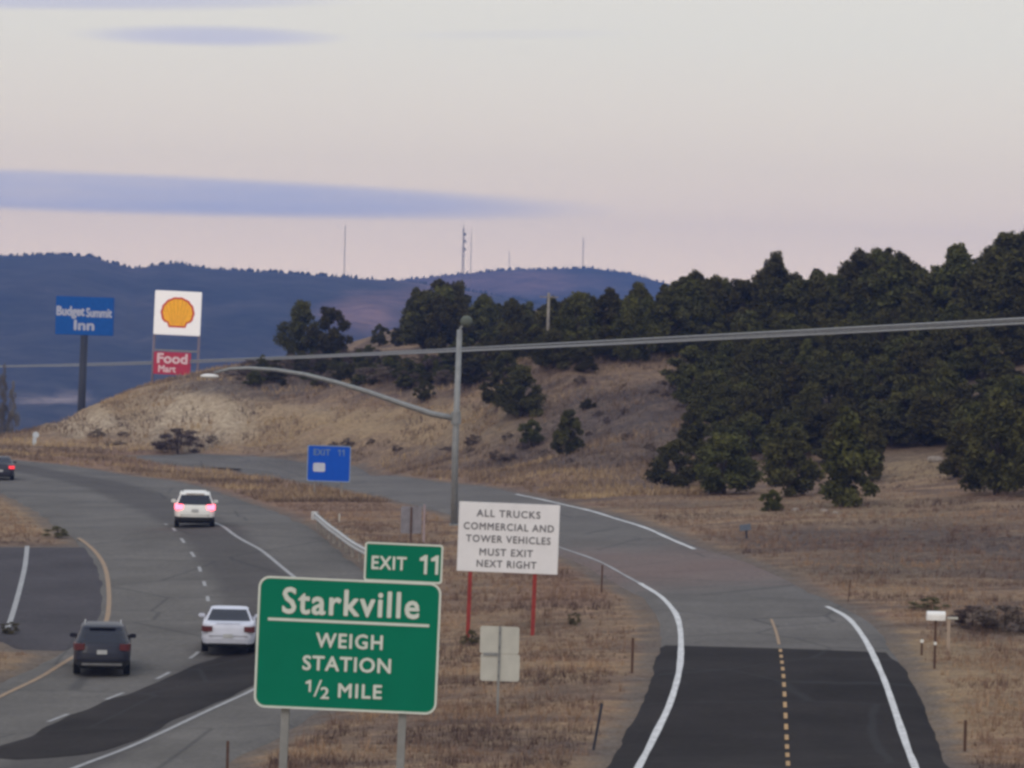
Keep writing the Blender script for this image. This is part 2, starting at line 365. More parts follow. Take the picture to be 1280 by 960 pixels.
PXg, PYg = to_px(GX, GY, GZ)
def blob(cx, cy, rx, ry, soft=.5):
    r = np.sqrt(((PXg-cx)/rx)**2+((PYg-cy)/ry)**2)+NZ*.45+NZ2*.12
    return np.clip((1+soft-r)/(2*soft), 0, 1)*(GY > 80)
bank = np.clip(blob(200, 520, 150, 32)+blob(420, 535, 190, 24)+blob(590, 525, 70, 26), 0, 1)*(GY > 240)
GZ = GZ+msk*(NZ*.22+NZ2*.07)+bank*(NZ2*.4+NZ3*.9)+np.clip(blob(770, 520, 170, 70), 0, 1)*(GY > 200)*NZ3*.5-(1-np.clip((RD-.3)/.8, 0, 1))*.06
ny, nx_ = GX.shape
V = np.stack([GX, GY, GZ], -1).reshape(-1, 3)
idx = np.arange(ny*nx_).reshape(ny, nx_)
FQ = np.stack([idx[:-1, :-1], idx[:-1, 1:], idx[1:, 1:], idx[1:, :-1]], -1).reshape(-1, 4)
straw = np.clip(bank*.9+blob(1150, 850, 190, 60)*.7+blob(1040, 640, 190, 16)*.75+blob(1090, 715, 110, 22)*.6+blob(650, 830, 110, 40)*.25+blob(1150, 585, 60, 16)*.9+blob(20, 650, 70, 26)*.5+blob(20, 830, 70, 22)*.4, 0, 1)
pale = np.clip(blob(235, 520, 70, 28)+blob(120, 530, 45, 14)*.9+blob(190, 538, 90, 16)*.6+blob(380, 515, 60, 10)*.25, 0, 1)*(GY > 240)
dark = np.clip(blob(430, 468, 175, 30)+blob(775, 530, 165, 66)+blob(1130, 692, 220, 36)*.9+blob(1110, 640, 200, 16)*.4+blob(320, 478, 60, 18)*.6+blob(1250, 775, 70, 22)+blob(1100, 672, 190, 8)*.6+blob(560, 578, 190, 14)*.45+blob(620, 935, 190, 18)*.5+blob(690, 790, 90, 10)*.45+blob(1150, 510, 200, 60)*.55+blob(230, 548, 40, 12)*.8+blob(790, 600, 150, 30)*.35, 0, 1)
redd = np.clip(blob(330, 625, 170, 26)*.7+blob(700, 740, 60, 30)*.7+blob(700, 600, 190, 20)*.5+blob(1010, 735, 50, 14)*.5+blob(130, 575, 140, 12)*.9+blob(480, 770, 90, 60)*.2, 0, 1)
M = bpy.data.materials.new('dry hillside soil and grass'); M.use_nodes = True; n = NT(M.node_tree)
b = n.N('ShaderNodeBsdfPrincipled'); o = n.N('ShaderNodeOutputMaterial'); n.t.links.new(b.outputs[0], o.inputs[0])
vec = n.N('ShaderNodeTexCoord').outputs['Object']
at = n.N('ShaderNodeAttribute', attribute_name='cover'); sp = n.N('ShaderNodeSeparateColor'); n.set(sp.inputs[0], at.outputs['Color'])
mpn = n.N('ShaderNodeMapping'); n.set(mpn.inputs['Vector'], vec); mpn.inputs['Scale'].default_value = (.3, 1, 1)
mid = n.noise(mpn.outputs[0], .36, 6, .62, .6); fine = n.noise(vec, 2.2, 6, .7); tuft = n.noise(vec, 9, 4, .7)
c = n.ramp(mid, [(.32, (.096, .070, .061)), (.45, (.20, .138, .102)), (.56, (.305, .21, .133)), (.7, (.205, .123, .093))])
c = n.mix(n.math('MULTIPLY', sp.outputs[0], n.ramp(n.noise(vec, .8, 5, .6), [(.3, .45), (.6, 1)])), c, (.345, .25, .15))
c = n.mix(n.math('MULTIPLY', at.outputs['Alpha'], .75), c, n.ramp(fine, [(.35, (.20, .115, .085)), (.7, (.27, .165, .12))]))
c = n.mix(n.math('MULTIPLY', sp.outputs[2], n.ramp(fine, [(.3, .4), (.65, 1)])), c, (.46, .37, .27))
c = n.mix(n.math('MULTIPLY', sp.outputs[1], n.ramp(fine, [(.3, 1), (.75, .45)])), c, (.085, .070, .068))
gv = n.math('ADD', n.N('ShaderNodeAttribute', attribute_name='verge').outputs['Fac'], n.math('MULTIPLY', n.math('SUBTRACT', fine, .5), .9))
c = n.mix(n.math('MULTIPLY', n.mapr(gv, .35, .75, 0, 1, True), .8), c, (.15, .128, .112))
c = n.mix(1, c, n.ramp(fine, [(.25, .66), (.72, 1.32)]), 'MULTIPLY')
c = n.mix(1, c, n.ramp(tuft, [(.28, .62), (.66, 1.28)]), 'MULTIPLY')
n.set(b.inputs['Base Color'], c); b.inputs['Roughness'].default_value = 1; b.inputs['Specular IOR Level'].default_value = .1
bp = n.N('ShaderNodeBump'); bp.inputs['Strength'].default_value = .8; bp.inputs['Distance'].default_value = .15
n.set(bp.inputs['Height'], n.math('ADD', fine, tuft)); n.t.links.new(bp.outputs[0], b.inputs['Normal'])
M_SOIL = M
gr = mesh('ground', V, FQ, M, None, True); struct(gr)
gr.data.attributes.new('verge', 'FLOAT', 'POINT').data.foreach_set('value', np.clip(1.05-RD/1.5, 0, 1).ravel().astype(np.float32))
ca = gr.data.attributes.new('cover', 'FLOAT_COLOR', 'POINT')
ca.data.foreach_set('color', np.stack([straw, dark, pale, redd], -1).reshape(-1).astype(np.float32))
# ------------------------------------------------------------------ far valley and mountains
def prof(px, pts): return np.interp(px, [p[0] for p in pts], [p[1] for p in pts])
R1 = [(-400, 335), (-200, 322), (0, 321), (60, 319), (110, 321), (140, 330), (165, 337), (185, 334), (215, 330), (260, 336), (330, 340), (400, 344), (450, 349), (520, 354), (600, 366), (700, 385), (900, 420), (1300, 440), (1800, 440)]
R2 = [(-400, 380), (300, 380), (420, 362), (500, 350), (560, 343), (640, 337), (700, 335), (740, 334), (780, 340), (820, 352), (870, 366), (950, 385), (1800, 400)]
px_ = np.arange(-420, 1800, 6.0); Yf = np.concatenate([np.arange(398, 800, 25), np.arange(800, 3500, 28)])
FPX, FY = np.meshgrid(px_, Yf)
def zrow(px, row, Y):
    v = np.array([P(a, r, 1.0)[2]-CZ for a, r in zip(px, row)]); return v*Y+CZ
z1 = zrow(px_, prof(px_, R1), 2400.); z2 = zrow(px_, prof(px_, R2), 3050.)
FX = np.array([ray(a, 400).x for a in px_])[None]*FY
fn = np.array([mnoise.ridged_multi_fractal((a*.0032, b*.0022, 3), 1.0, 2.1, 5, 1.0, 2.0) for a, b in zip(FX.ravel(), FY.ravel())]).reshape(FX.shape)
fn2 = np.array([mnoise.fractal((a*.02, b*.012, 3), 1.0, 2.1, 4) for a, b in zip(FX.ravel(), FY.ravel())]).reshape(FX.shape)
val = -42.0+fn2*3
sst = lambda t: (lambda k: k*k*(3-2*k))(np.clip(t, 0, 1))
near = sst((FY-398)/420.0)
Zf = (-14.0)*(1-near)+val*near
t1 = sst((FY-1450)/950.0); h1 = val+(z1[None]-val)*t1; h1 = np.where(FY > 2400, z1[None]-(FY-2400)*.10, h1)
e1 = 1-np.exp(-((FY-2400)/260)**2)
h1 = h1+(fn-1.1)*13*t1*e1
t2 = sst((FY-2400)/650.0); h2 = -60+(z2[None]+60)*t2; h2 = np.where(FY > 3050, z2[None]-(FY-3050)*.12, h2)
e2 = 1-np.exp(-((FY-3050)/200)**2); h2 = h2+(fn-1.1)*10*t2*e2
Zf = np.where(FY > 1450, np.maximum(h1, np.where(FY > 2400, h2, -99)), Zf)+fn2*1.2*near
ny, nx_ = FX.shape; idx = np.arange(ny*nx_).reshape(ny, nx_)
FQ = np.stack([idx[:-1, :-1], idx[:-1, 1:], idx[1:, 1:], idx[1:, :-1]], -1).reshape(-1, 4)
M = bpy.data.materials.new('far wooded hillside'); M.use_nodes = True; n = NT(M.node_tree)
b = n.N('ShaderNodeBsdfPrincipled'); o = n.N('ShaderNodeOutputMaterial'); n.t.links.new(b.outputs[0], o.inputs[0])
vec = n.N('ShaderNodeTexCoord').outputs['Object']
at = n.N('ShaderNodeAttribute', attribute_name='cover'); sp = n.N('ShaderNodeSeparateColor'); n.set(sp.inputs[0], at.outputs['Color'])
v1 = n.noise(vec, .012, 6, .65); v2 = n.noise(vec, .07, 4, .7)
c = n.ramp(v1, [(.33, (.025, .030, .026)), (.6, (.056, .053, .046)), (.75, (.105, .080, .066))])  # patchy woods tone, its contrast also painting in shading of the folds
c = n.mix(n.math('MULTIPLY', sp.outputs[0], n.ramp(v1, [(.3, .5), (.6, 1)])), c, (.22, .13, .105))
c = n.mix(n.math('MULTIPLY', sp.outputs[1], n.ramp(v2, [(.3, .5), (.6, 1)])), c, (.32, .25, .21))
c = n.mix(1, c, n.ramp(v2, [(.3, .6), (.7, 1.3)]), 'MULTIPLY')
n.set(b.inputs['Base Color'], c); b.inputs['Roughness'].default_value = 1; b.inputs['Specular IOR Level'].default_value = .05
far = mesh('far_hills', np.stack([FX, FY, Zf], -1).reshape(-1, 3), FQ, M, None, True); struct(far)
fpx, fpy = to_px(FX, FY, Zf)
fb = lambda cx, cy, rx, ry: np.clip(1.5-np.sqrt(((fpx-cx)/rx)**2+((fpy-cy)/ry)**2)-fn2*.3, 0, 1)
cov = np.stack([np.clip(fb(455, 392, 45, 22)+fb(620, 352, 110, 14)*.8+fb(520, 372, 40, 12)*.6, 0, 1), fb(70, 500, 40, 4), fpx*0, fpx*0], -1)
far.data.attributes.new('cover', 'FLOAT_COLOR', 'POINT').data.foreach_set('color', cov.reshape(-1).astype(np.float32))
# far woods (beyond counting): small conifers over the mountain sides and along the crests
def zfar(px, Y):
    i = np.clip(np.interp(Y, Yf, np.arange(len(Yf))), 0, len(Yf)-1.001); j = np.clip((px-px_[0])/6.0, 0, len(px_)-1.001)
    i0 = i.astype(int); j0 = j.astype(int); a = i-i0; b_ = j-j0
    return (Zf[i0, j0]*(1-a)*(1-b_)+Zf[i0+1, j0]*a*(1-b_)+Zf[i0, j0+1]*(1-a)*b_+Zf[i0+1, j0+1]*a*b_)
N_ = 2600
tpx = rng.uniform(-300, 1000, N_); tY = rng.uniform(1000, 3000, N_)
k = rng.random(N_); tY = np.where(k < .55, 2400+rng.normal(0, 16, N_), np.where(k < .97, 3050+rng.normal(0, 18, N_), tY))
keep = ~((np.hypot((tpx-455)/60, (zfar(tpx, tY)-0)/99) < .5) & (tY > 1600) & (rng.random(N_) < .6)); tpx, tY = tpx[keep], tY[keep]
tz = zfar(tpx, tY); tx = np.array([ray(a, 400).x for a in tpx])*tY
hh = np.where((np.abs(tY-2400) < 60) | (np.abs(tY-3050) < 60), rng.uniform(.8, 2.9, len(tx)), rng.uniform(.5, 1.2, len(tx))); V, Fc = [], []
for x, y, z, h in zip(tx, tY, tz, hh):
    r = h*random.uniform(.28, .5); k = len(V); a0 = random.random()*6
    for lv, rr in ((-.5, .7), (.35*h, 1.0), (.72*h, .62)):
        for q in range(5): V.append((x+r*rr*math.cos(a0+q*1.2566), y+r*rr*math.sin(a0+q*1.2566), z+lv))
    V.append((x, y, z+h))
    for l in (0, 5):
        for q in range(5): Fc.append((k+l+q, k+l+(q+1) % 5, k+l+5+(q+1) % 5, k+l+5+q))
    for q in range(5): Fc.append((k+10+q, k+10+(q+1) % 5, k+15))
fwd = mesh('distant_woods', V, Fc, mat('distant conifer', (.04, .048, .036), 1, .05, var=.4, scale=.02)); struct(fwd, 'stuff')
tag(fwd, 'distant dark woods speckling the blue mountain and its skyline', 'woods'); del fwd['category']; fwd['category'] = 'woods'
# ------------------------------------------------------------------ haze
M = bpy.data.materials.new('thin blue evening haze'); M.use_nodes = True; n = NT(M.node_tree)
pv = n.N('ShaderNodeVolumePrincipled'); pv.inputs['Color'].default_value = (.20, .34, .86, 1); pv.inputs['Density'].default_value = 2.1e-4
pv.inputs['Anisotropy'].default_value = 0
n.t.links.new(pv.outputs[0], n.N('ShaderNodeOutputMaterial').inputs['Volume'])
hz = MB().box(-1500, 1500, -30, 3600, -140, 112).build('haze', M); struct(hz, 'stuff'); tag(hz, 'thin blue haze over the far hills', 'haze')
# ------------------------------------------------------------------ trees and brush
def leafmat(name, c1, c2, c3):
    M = bpy.data.materials.new(name); M.use_nodes = True; n = NT(M.node_tree)
    b = n.N('ShaderNodeBsdfPrincipled'); o = n.N('ShaderNodeOutputMaterial'); n.t.links.new(b.outputs[0], o.inputs[0])
    at = n.N('ShaderNodeAttribute', attribute_name='tint').outputs['Fac']
    inf = n.N('ShaderNodeObjectInfo').outputs['Random']
    c = n.ramp(at, [(0.0, c1), (.5, c2), (1, c3)])
    hs = n.N('ShaderNodeHueSaturation'); n.set(hs.inputs['Color'], c)
    n.set(hs.inputs['Value'], n.mapr(inf, 0, 1, .75, 1.3)); n.set(hs.inputs['Hue'], n.mapr(inf, 0, 1, .475, .515))
    n.set(b.inputs['Base Color'], hs.outputs[0]); b.inputs['Roughness'].default_value = .9; b.inputs['Specular IOR Level'].default_value = .1
    return M
M_JUN = leafmat('juniper foliage', (.041, .039, .012), (.069, .066, .020), (.112, .102, .034))
M_BRU = leafmat('dry brush twigs', (.085, .068, .062), (.12, .092, .08), (.17, .13, .105))
M_OLV = leafmat('olive brush leaves', (.06, .058, .03), (.10, .09, .045), (.15, .13, .07))
M_BARE = leafmat('bare grey twigs', (.10, .092, .085), (.15, .135, .12), (.20, .18, .16))
M_BARK = mat('rough bark', (.075, .058, .045), 1, .05, var=.35, scale=6, bump=.6)
def crown_mesh(name, seed, m, nleaf=3600, cone=.35, leaf=.055, lumps=22, squat=1.0, gap=.5):
    """unit-height crown: leaf-sized faces gathered in tufts on limbs, uneven outline"""
    r = np.random.default_rng(seed)
    cs, rs = [], []
    for i in range(lumps):
        t = (i+.5)/lumps; z = .10+.80*t
        prof_ = (np.sin(np.pi*min(1, (t*.80+.20)))**.7)*(1-cone*t)*.42*squat
        a = i*2.399+r.uniform(-.5, .5); d = prof_*r.uniform(.35, 1.0)
        cs.append((d*np.cos(a), d*np.sin(a), z+r.uniform(-.05, .05))); rs.append(r.uniform(.085, .17)*(1-.35*t)*squat**.5)
    if cone > .5: cs.append((r.uniform(-.03, .03), r.uniform(-.03, .03), .93)); rs.append(.06)
    cs = np.array(cs); rs = np.array(rs); pw = rs**2/np.sum(rs**2)
    k = r.choice(len(cs), nleaf, p=pw)
    dv = r.normal(size=(nleaf, 3)); dv /= np.linalg.norm(dv, axis=1)[:, None]
    rad = rs[k]*(r.random(nleaf)**.45)*r.uniform(.8, 1.2, nleaf)
    p = cs[k]+dv*rad[:, None]*np.array([1, 1, .85])
    p[:, 2] = np.maximum(p[:, 2], r.uniform(.0, .06, nleaf))
    u = r.normal(size=(nleaf, 3)); u /= np.linalg.norm(u, axis=1)[:, None]
    v = np.cross(u, r.normal(size=(nleaf, 3))); v /= np.linalg.norm(v, axis=1)[:, None]
    s1 = (leaf*r.uniform(.5, 1.15, nleaf))[:, None]; s2 = s1*r.uniform(.35, .8, nleaf)[:, None]
    V = np.stack([p-u*s1, p+v*s2*.9, p+u*s1, p-v*s2*.9], 1).reshape(-1, 3)
    Fq = np.arange(nleaf*4).reshape(-1, 4)
    me = bpy.data.meshes.new(name); me.from_pydata(V, [], Fq); me.update(); me.materials.append(m)
    lum = r.normal(.47, .17, len(cs)); tint = np.clip(lum[k]+r.normal(0, .09, nleaf), 0, 1)
    me.attributes.new('tint', 'FLOAT', 'POINT').data.foreach_set('value', np.repeat(tint, 4).astype(np.float32))
    return me, cs
def trunk_mesh(name, cs, seed, base=.035, m=None, nl=8):
    r = random.Random(seed); mb = MB()
    pts = [(0, 0, -.03), (r.uniform(-.02, .02), r.uniform(-.02, .02), .2), (r.uniform(-.03, .03), r.uniform(-.03, .03), .5), (0, 0, .85)]
    mb.tube(pts, [base, base*.8, base*.5, base*.15], 7)
    for c in r.sample([tuple(x) for x in cs], min(nl, len(cs))):
        z0 = max(.05, c[2]*.55); mb.tube([(0, 0, z0), (c[0]*.5, c[1]*.5, (z0+c[2])/2+.02), c], [base*.4, base*.28, base*.08], 5)
    me = bpy.data.meshes.new(name); me.from_pydata(mb.V, [], mb.F); me.update(); me.materials.append(m or M_BARK)
    return me
KIN = []
for s_ in range(9):
    cone = (.2, .52, .3, .62, .4, .25, .45, .15, .35)[s_]
    cm, cs = crown_mesh('juniper_crown', 100+s_, M_JUN, 8000, cone, .030, 26, (1.0, .85, 1.15, .75, .95, 1.25, .8, 1.1, .9)[s_])
    KIN.append((cm, trunk_mesh('juniper_trunk', cs, s_)))
BRUS = []
for s_ in range(4):
    cm, cs = crown_mesh('brush_crown', 200+s_, M_BRU, 3200, .2, .03, 16, 1.3); BRUS.append((cm, trunk_mesh('brush_stems', cs, 40+s_, .02)))
OLV = []
for s_ in range(2):
    cm, cs = crown_mesh('bush_crown', 220+s_, M_OLV, 3000, .2, .032, 16, 1.3); OLV.append((cm, trunk_mesh('bush_stems', cs, 50+s_, .02)))
def plant(kind, px, py, h, w=None, name='juniper_tree', label='', cat='tree', group=None, var=None, pos=None, sink=.0):
    p = pos if pos is not None else G(px, py)
    cm, tm = kind[random.randrange(len(kind)) if var is None else var]
    t = thing(name, label, cat, (p.x, p.y, p.z-sink), random.random()*6.28, group)
    sx_ = h if w is None else w/.85
    for nm, me in (('crown', cm), ('trunk' if cat == 'tree' else 'stems', tm)):
        o = bpy.data.objects.new(nm, me); COL.objects.link(o); o.parent = t; o.scale = (sx_, sx_*random.uniform(.9, 1.1), h)
    return t
def ppm(p): return F/p.y
def plant_px(kind, px, pbot, ptop, wpx, **kw):
    p = G(px, pbot); return plant(kind, px, pbot, (pbot-ptop)/ppm(p), wpx/ppm(p), pos=p, **kw)
J = KIN
plant_px(J, 376, 447, 374, 60, label='left round juniper of the pair on the bank top', var=5)
plant_px(J, 412, 447, 379, 56, label='round dark juniper, right one of the pair on the bank top', var=7)
plant_px(J, 474, 432, 403, 26, label='very small dark tree in the gap between the tree pair and the ridge wood', var=2)
plant_px(J, 495, 434, 408, 22, label='tiny juniper touching the left end of the ridge wood', var=0)
plant_px(J, 651, 522, 455, 66, label='solitary dark juniper standing above the two bushes on the bank end', var=5)
plant_px(J, 622, 508, 462, 52, label='dark round bush between the lamp pole and the solitary juniper', var=2)
plant_px(J, 664, 556, 522, 38, label='low dark bush, left of the two at the bank end', var=2)
plant_px(J, 710, 570, 508, 52, label='taller of the two dark bushes at the bank end', var=0)
plant_px(J, 530, 500, 474, 26, label='small dark bush on the bank just left of the lamp pole', var=7)
plant_px(J, 735, 512, 498, 22, label='small grey green bush alone on the bare slope', var=5)
plant_px(J, 590, 480, 445, 60, label='wide dark bush on the bank top just right of the lamp pole', var=7)
plant_px(J, 632, 470, 440, 50, label='dark bush on the bank top beside the pale marker post', var=5)
plant_px(J, 1056, 634, 505, 118, label='largest front juniper with a pointed top at the foot of the wooded slope', var=3)
plant_px(J, 965, 642, 610, 34, label='smallest front juniper at the foot of the wooded slope beside pale rocks', var=2)
plant_px(J, 845, 612, 545, 72, label='outermost left juniper at the foot of the wooded slope', var=2)
plant_px(J, 905, 618, 540, 84, label='broad juniper second from the left at the slope foot', var=5)
plant_px(J, 985, 622, 530, 92, label='broad dark juniper left of the largest pointed one at the slope foot', var=0)
plant_px(J, 1245, 616, 488, 112, label='big dark juniper at the slope foot by the right picture edge', var=7)
plant_px(J, 1200, 600, 520, 60, label='narrow juniper left of the large one by the right picture edge', var=4)
plant_px(J, 1290, 622, 505, 90, label='dark juniper cut by the right picture edge at the slope foot', var=2)
plant_px(J, 1090, 600, 515, 60, label='dark juniper just right of the largest pointed one', var=6)
plant_px(J, 893, 520, 462, 66, label='round juniper at the upper left edge of the wooded slope', var=5)
def inpoly(x, y, pg):
    c = False
    for i in range(len(pg)):
        x1, y1 = pg[i]; x2, y2 = pg[i-1]
        if (y1 > y) != (y2 > y) and x < (x2-x1)*(y-y1)/(y2-y1)+x1: c = not c
    return c
SLOPE = [(865,475),(880,435),(960,432),(1100,425),(1290,420),(1400,440),(1400,590),(1200,588),(1180,560),(1110,560),(1090,590),(960,590),(830,600),(845,560),(880,540),(862,510)]
done = []
def scatter(pg, n, mind, fn, tries=9000):
    xs = [p[0] for p in pg]; ys = [p[1] for p in pg]; k = 0
    for _ in range(tries):
        if k >= n: break
        x, y = random.uniform(min(xs), max(xs)), random.uniform(min(ys), max(ys))
        if not inpoly(x, y, pg): continue
        p = G(x, y)
        if any((p-q).length < mind for q in done): continue
        done.append(p); fn(x, y, p); k += 1
scatter(SLOPE, 135, 1.95, lambda x, y, p: plant(J, x, y, random.uniform(1.9, 3.9), random.uniform(2.4, 4.2), pos=p,
        label='dark juniper among the dense trees covering the right hillside', group='junipers covering the right hillside'))
SKY = [(500,365),(520,352),(548,343),(575,352),(600,364),(650,370),(690,366),(740,360),(790,352),(840,350),(868,334),(900,345),(940,340),(968,314),(990,338),(1015,335),(1045,338),(1065,308),(1100,308),(1120,310),(1150,335),(1185,312),(1195,304),(1225,322),(1262,284),(1290,278),(1420,280)]
RIDGE = [(508,440),(515,424),(600,420),(700,418),(860,405),(1000,400),(1280,385),(1420,380),(1420,415),(1280,420),(1000,432),(870,440),(760,460),(700,440),(600,442)]
def ridge_tree(x, y, p):
    top = prof(x, SKY); h = (y-top)/ppm(p)*random.uniform(.74, 1.02); h = max(2.5, min(h, 9))
    plant(J, x, y, h, h*random.uniform(.7, 1.05), pos=p, label='dark tree in the long wood standing along the ridge top', group='trees along the ridge top')
scatter(RIDGE, 105, 1.7, ridge_tree)
for x, hp in [(520,354),(548,343),(572,350),(690,366),(868,333),(968,313),(1018,334),(1072,305),(1095,308),(1122,309),(1195,303),(1262,283),(1285,277),(905,344),(800,352),(760,358),(830,350),(1150,330),(1228,318),(640,368),(605,362),(720,362)]:
    y = np.interp(x, [508, 700, 860, 1000, 1280], [428, 426, 414, 408, 398]); p = G(x, y)
    plant(J, x, y, (y-hp)/ppm(p), (y-hp)/ppm(p)*random.uniform(.62, .9), pos=p, var=random.choice((1, 4, 6, 8, 2)),
          label='dark tree in the long wood standing along the ridge top', group='trees along the ridge top')
scatter([(575,438),(760,440),(760,462),(690,470),(640,455),(575,468)], 16, 1.6, lambda x, y, p: plant(J, x, y, random.uniform(1.6, 3.0), random.uniform(2.0, 3.4), pos=p, var=random.choice((0, 2, 5, 7)),
        label='low round juniper in the fringe just below the ridge wood near the utility pole', group='low junipers below the ridge wood'))
BANKTOP = [(300,468),(340,452),(560,450),(560,482),(480,488),(300,482)]
scatter(BANKTOP, 85, .8, lambda x, y, p: plant(random.choice((J, BRUS, J)), x, y, random.uniform(.6, 1.6), random.uniform(1.0, 2.4), pos=p, name='scrub_bush', cat='bush',
        label='low dark scrub bush in the thicket along the bank top under the lamp arm', group='scrub bushes on the bank top'))
scatter([(700,480),(860,470),(850,560),(740,600),(620,580),(600,560),(720,520)], 20, 1.5, lambda x, y, p: plant(BRUS, x, y, random.uniform(.3, .7), random.uniform(.5, 1.1), pos=p, name='dry_bush', cat='bush',
        label='small dry brown bush scattered on the bare slope below the ridge', group='dry bushes on the bare slope'))
scatter([(100,556),(120,540),(300,548),(560,560),(640,548),(640,580),(560,568),(300,560)], 16, 1.2, lambda x, y, p: plant(BRUS, x, y, random.uniform(.35, .9), random.uniform(.6, 1.5), pos=p, name='dry_bush', cat='bush',
        label='small dry brown bush along the foot of the tan roadside bank', group='dry bushes at the bank foot'))
plant_px(BRUS, 222, 566, 534, 62, name='dry_bush', cat='bush', label='largest dry purple brown bush at the foot of the pale bank', var=0)
for x, y, t, wd, k, lab in [(1258,790,752,90,BRUS,'wide dark purple brush heap at the right edge behind the white mailbox'), (1160,764,745,46,OLV,'flat olive green bush just behind the white mailbox'),
        (1215,785,756,60,BRUS,'dark low brush just right of the white mailbox'), (590,806,786,26,OLV,'olive bush at the foot of the left red sign post'),
        (718,782,764,18,OLV,'tiny green bush on the grass right of the red sign posts'), (1245,586,560,44,BRUS,'grey brown bush under the large juniper by the right edge'),
        (13,793,776,24,OLV,'small yellow green bush at the left edge beside the dark crossover'), (72,672,656,34,OLV,'small yellow bush on the tip of the grass median')]:
    plant_px(k, x, y, t, wd, name='roadside_bush', cat='bush', label=lab)
cm, cs = crown_mesh('bare_crown', 300, M_BARE, 5200, .2, .018, 22, 1.0)
bt = (cm, trunk_mesh('bare_trunk', cs, 60, .03, mat('grey bark', (.15, .135, .12), 1, .05), 16))
for x, tp, wd, lab in [(3,452,26,'tall bare grey tree cut by the left picture edge'), (15,474,18,'slender bare grey tree just inside the left picture edge')]:
    p = P(x, 553, 330); p.z = float(gz(p.x, p.y)); hh_ = (553-tp)/ppm(p)+(P(x, 553, 330).z-p.z)
    plant([bt], x, 553, hh_, wd/ppm(p), pos=p, name='bare_tree', label=lab)
# dry grass
N_ = 60000
def grass(name, n, y0, y1, hmin, hmax, wd, label, blades=4, zone=None):
    gyv = y0+(y1-y0)*rng.random(n)**1.25; gxv = (rng.uniform(-60, 1340, n)-640)/F*gyv
    q = road_dist(gxv, gyv)
    k = (q > .9+rng.random(n)*.7)
    pn = np.array([mnoise.noise((a*.45, b*.22, 5)) for a, b in zip(gxv, gyv)])
    k &= (pn+rng.normal(0, .3, n) > -.25); gxv, gyv, pn = gxv[k], gyv[k], pn[k]
    if zone is not None:
        z0_ = gz(gxv, gyv); ax, ay = to_px(gxv, gyv, z0_); kk = zone(ax, ay); gxv, gyv, pn = gxv[kk], gyv[kk], pn[kk]; q = q[k][kk]; k = np.ones(len(gxv), bool)
    gzv = gz(gxv, gyv)+np.array([mnoise.fractal((a*.11, b*.11, 0), 1.0, 2.0, 4) for a, b in zip(gxv, gyv)])*.22*np.clip((q[k]-1)/4, 0, 1)
    px, py = to_px(gxv, gyv, gzv)
    tone = np.clip(.45+.85*np.array([mnoise.fractal((a*.07, b*.24+a*.05, 9), 1.0, 2.0, 3) for a, b in zip(gxv, gyv)])+.35*np.clip(1-np.hypot((px-1170)/200, (py-860)/120), 0, 1)-.3*np.clip(1-np.hypot((px-650)/220, (py-930)/60), 0, 1), 0, 1)
    tone = np.clip(tone-.45*np.clip(1.6-np.hypot((px-775)/120, (py-525)/55), 0, 1), 0, 1)   # thin dark scrub grass on the bare slope
    VV, tt = [], []
    for _ in range(blades):
        a = rng.random(len(gxv))*6.283; h = rng.uniform(hmin, hmax, len(gxv)); le = rng.uniform(.1, .8, len(gxv))*h
        bx = gxv+rng.normal(0, .07, len(gxv)); by = gyv+rng.normal(0, .07, len(gxv))
        dx, dy = np.cos(a), np.sin(a); wv = wd*rng.uniform(.6, 1.4, len(gxv))
        VV.append(np.stack([np.stack([bx-dy*wv, by+dx*wv, gzv-.02], -1), np.stack([bx+dy*wv, by-dx*wv, gzv-.02], -1), np.stack([bx+dx*le, by+dy*le, gzv+h], -1)], 1))
        tt.append(np.clip(tone+rng.normal(0, .11, len(gxv)), 0, 1))
    V = np.concatenate(VV).reshape(-1, 3); Fc = np.arange(len(V)).reshape(-1, 3)
    if zone is not None: pass
    o = mesh(name, V, Fc, M_GRASS); o['kind'] = 'stuff'; o['label'] = label; o['category'] = 'grass'
    o.data.attributes.new('tint', 'FLOAT', 'POINT').data.foreach_set('value', np.repeat(np.concatenate(tt), 3).astype(np.float32))
M_GRASS = leafmat('dry grass blades', (.118, .085, .071), (.24, .165, .114), (.43, .31, .18))
grass('dry_grass', 80000, 84, 215, .05, .17, .014, 'dry tan and brown grass over the verges and slopes')
grass('dry_weeds', 3200, 84, 190, .22, .48, .012, 'taller dry weeds standing in tufts over the verges', 9)
grass('bank_grass', 90000, 205, 312, .12, .42, .03, 'taller straw and brown grass tufts over the cut bank and the bare slope', 3, lambda x, y: (x > -300) & (x < 880) & (y > 440) & (y < 630))
# pale rocks
M_ROCK = mat('pale rock', (.28, .24, .21), 1, .1, var=.25, scale=2, bump=.4)
def rock(p, s, lab, group=None):
    bm = bmesh.new(); bmesh.ops.create_icosphere(bm, subdivisions=2, radius=1); k = random.random()*50
    for v in bm.verts: v.co = v.co*(1+.35*mnoise.noise(v.co*1.1+Vector((k, 0, 0)))); v.co.z *= .6
    me = bpy.data.meshes.new('rock'); bm.to_mesh(me); bm.free(); me.materials.append(M_ROCK)
    o = bpy.data.objects.new('rock', me); COL.objects.link(o); o.location = (p.x, p.y, p.z+s*.2); o.scale = (s, s, s); tag(o, lab, 'rock', group)
for x, y, s_ in [(994,640,.28),(1010,641,.2),(1030,640,.22),(1044,642,.16),(982,645,.14)]:
    rock(G(x, y), s_, 'pale rock lying in the row under the front junipers', 'pale rocks under the junipers')
rock(G(1170, 577), .45, 'larger pale rock on the bare patch between the front junipers')
rock(G(604, 465), .3, 'small pale rock on the bank top between dark bushes right of the lamp pole')
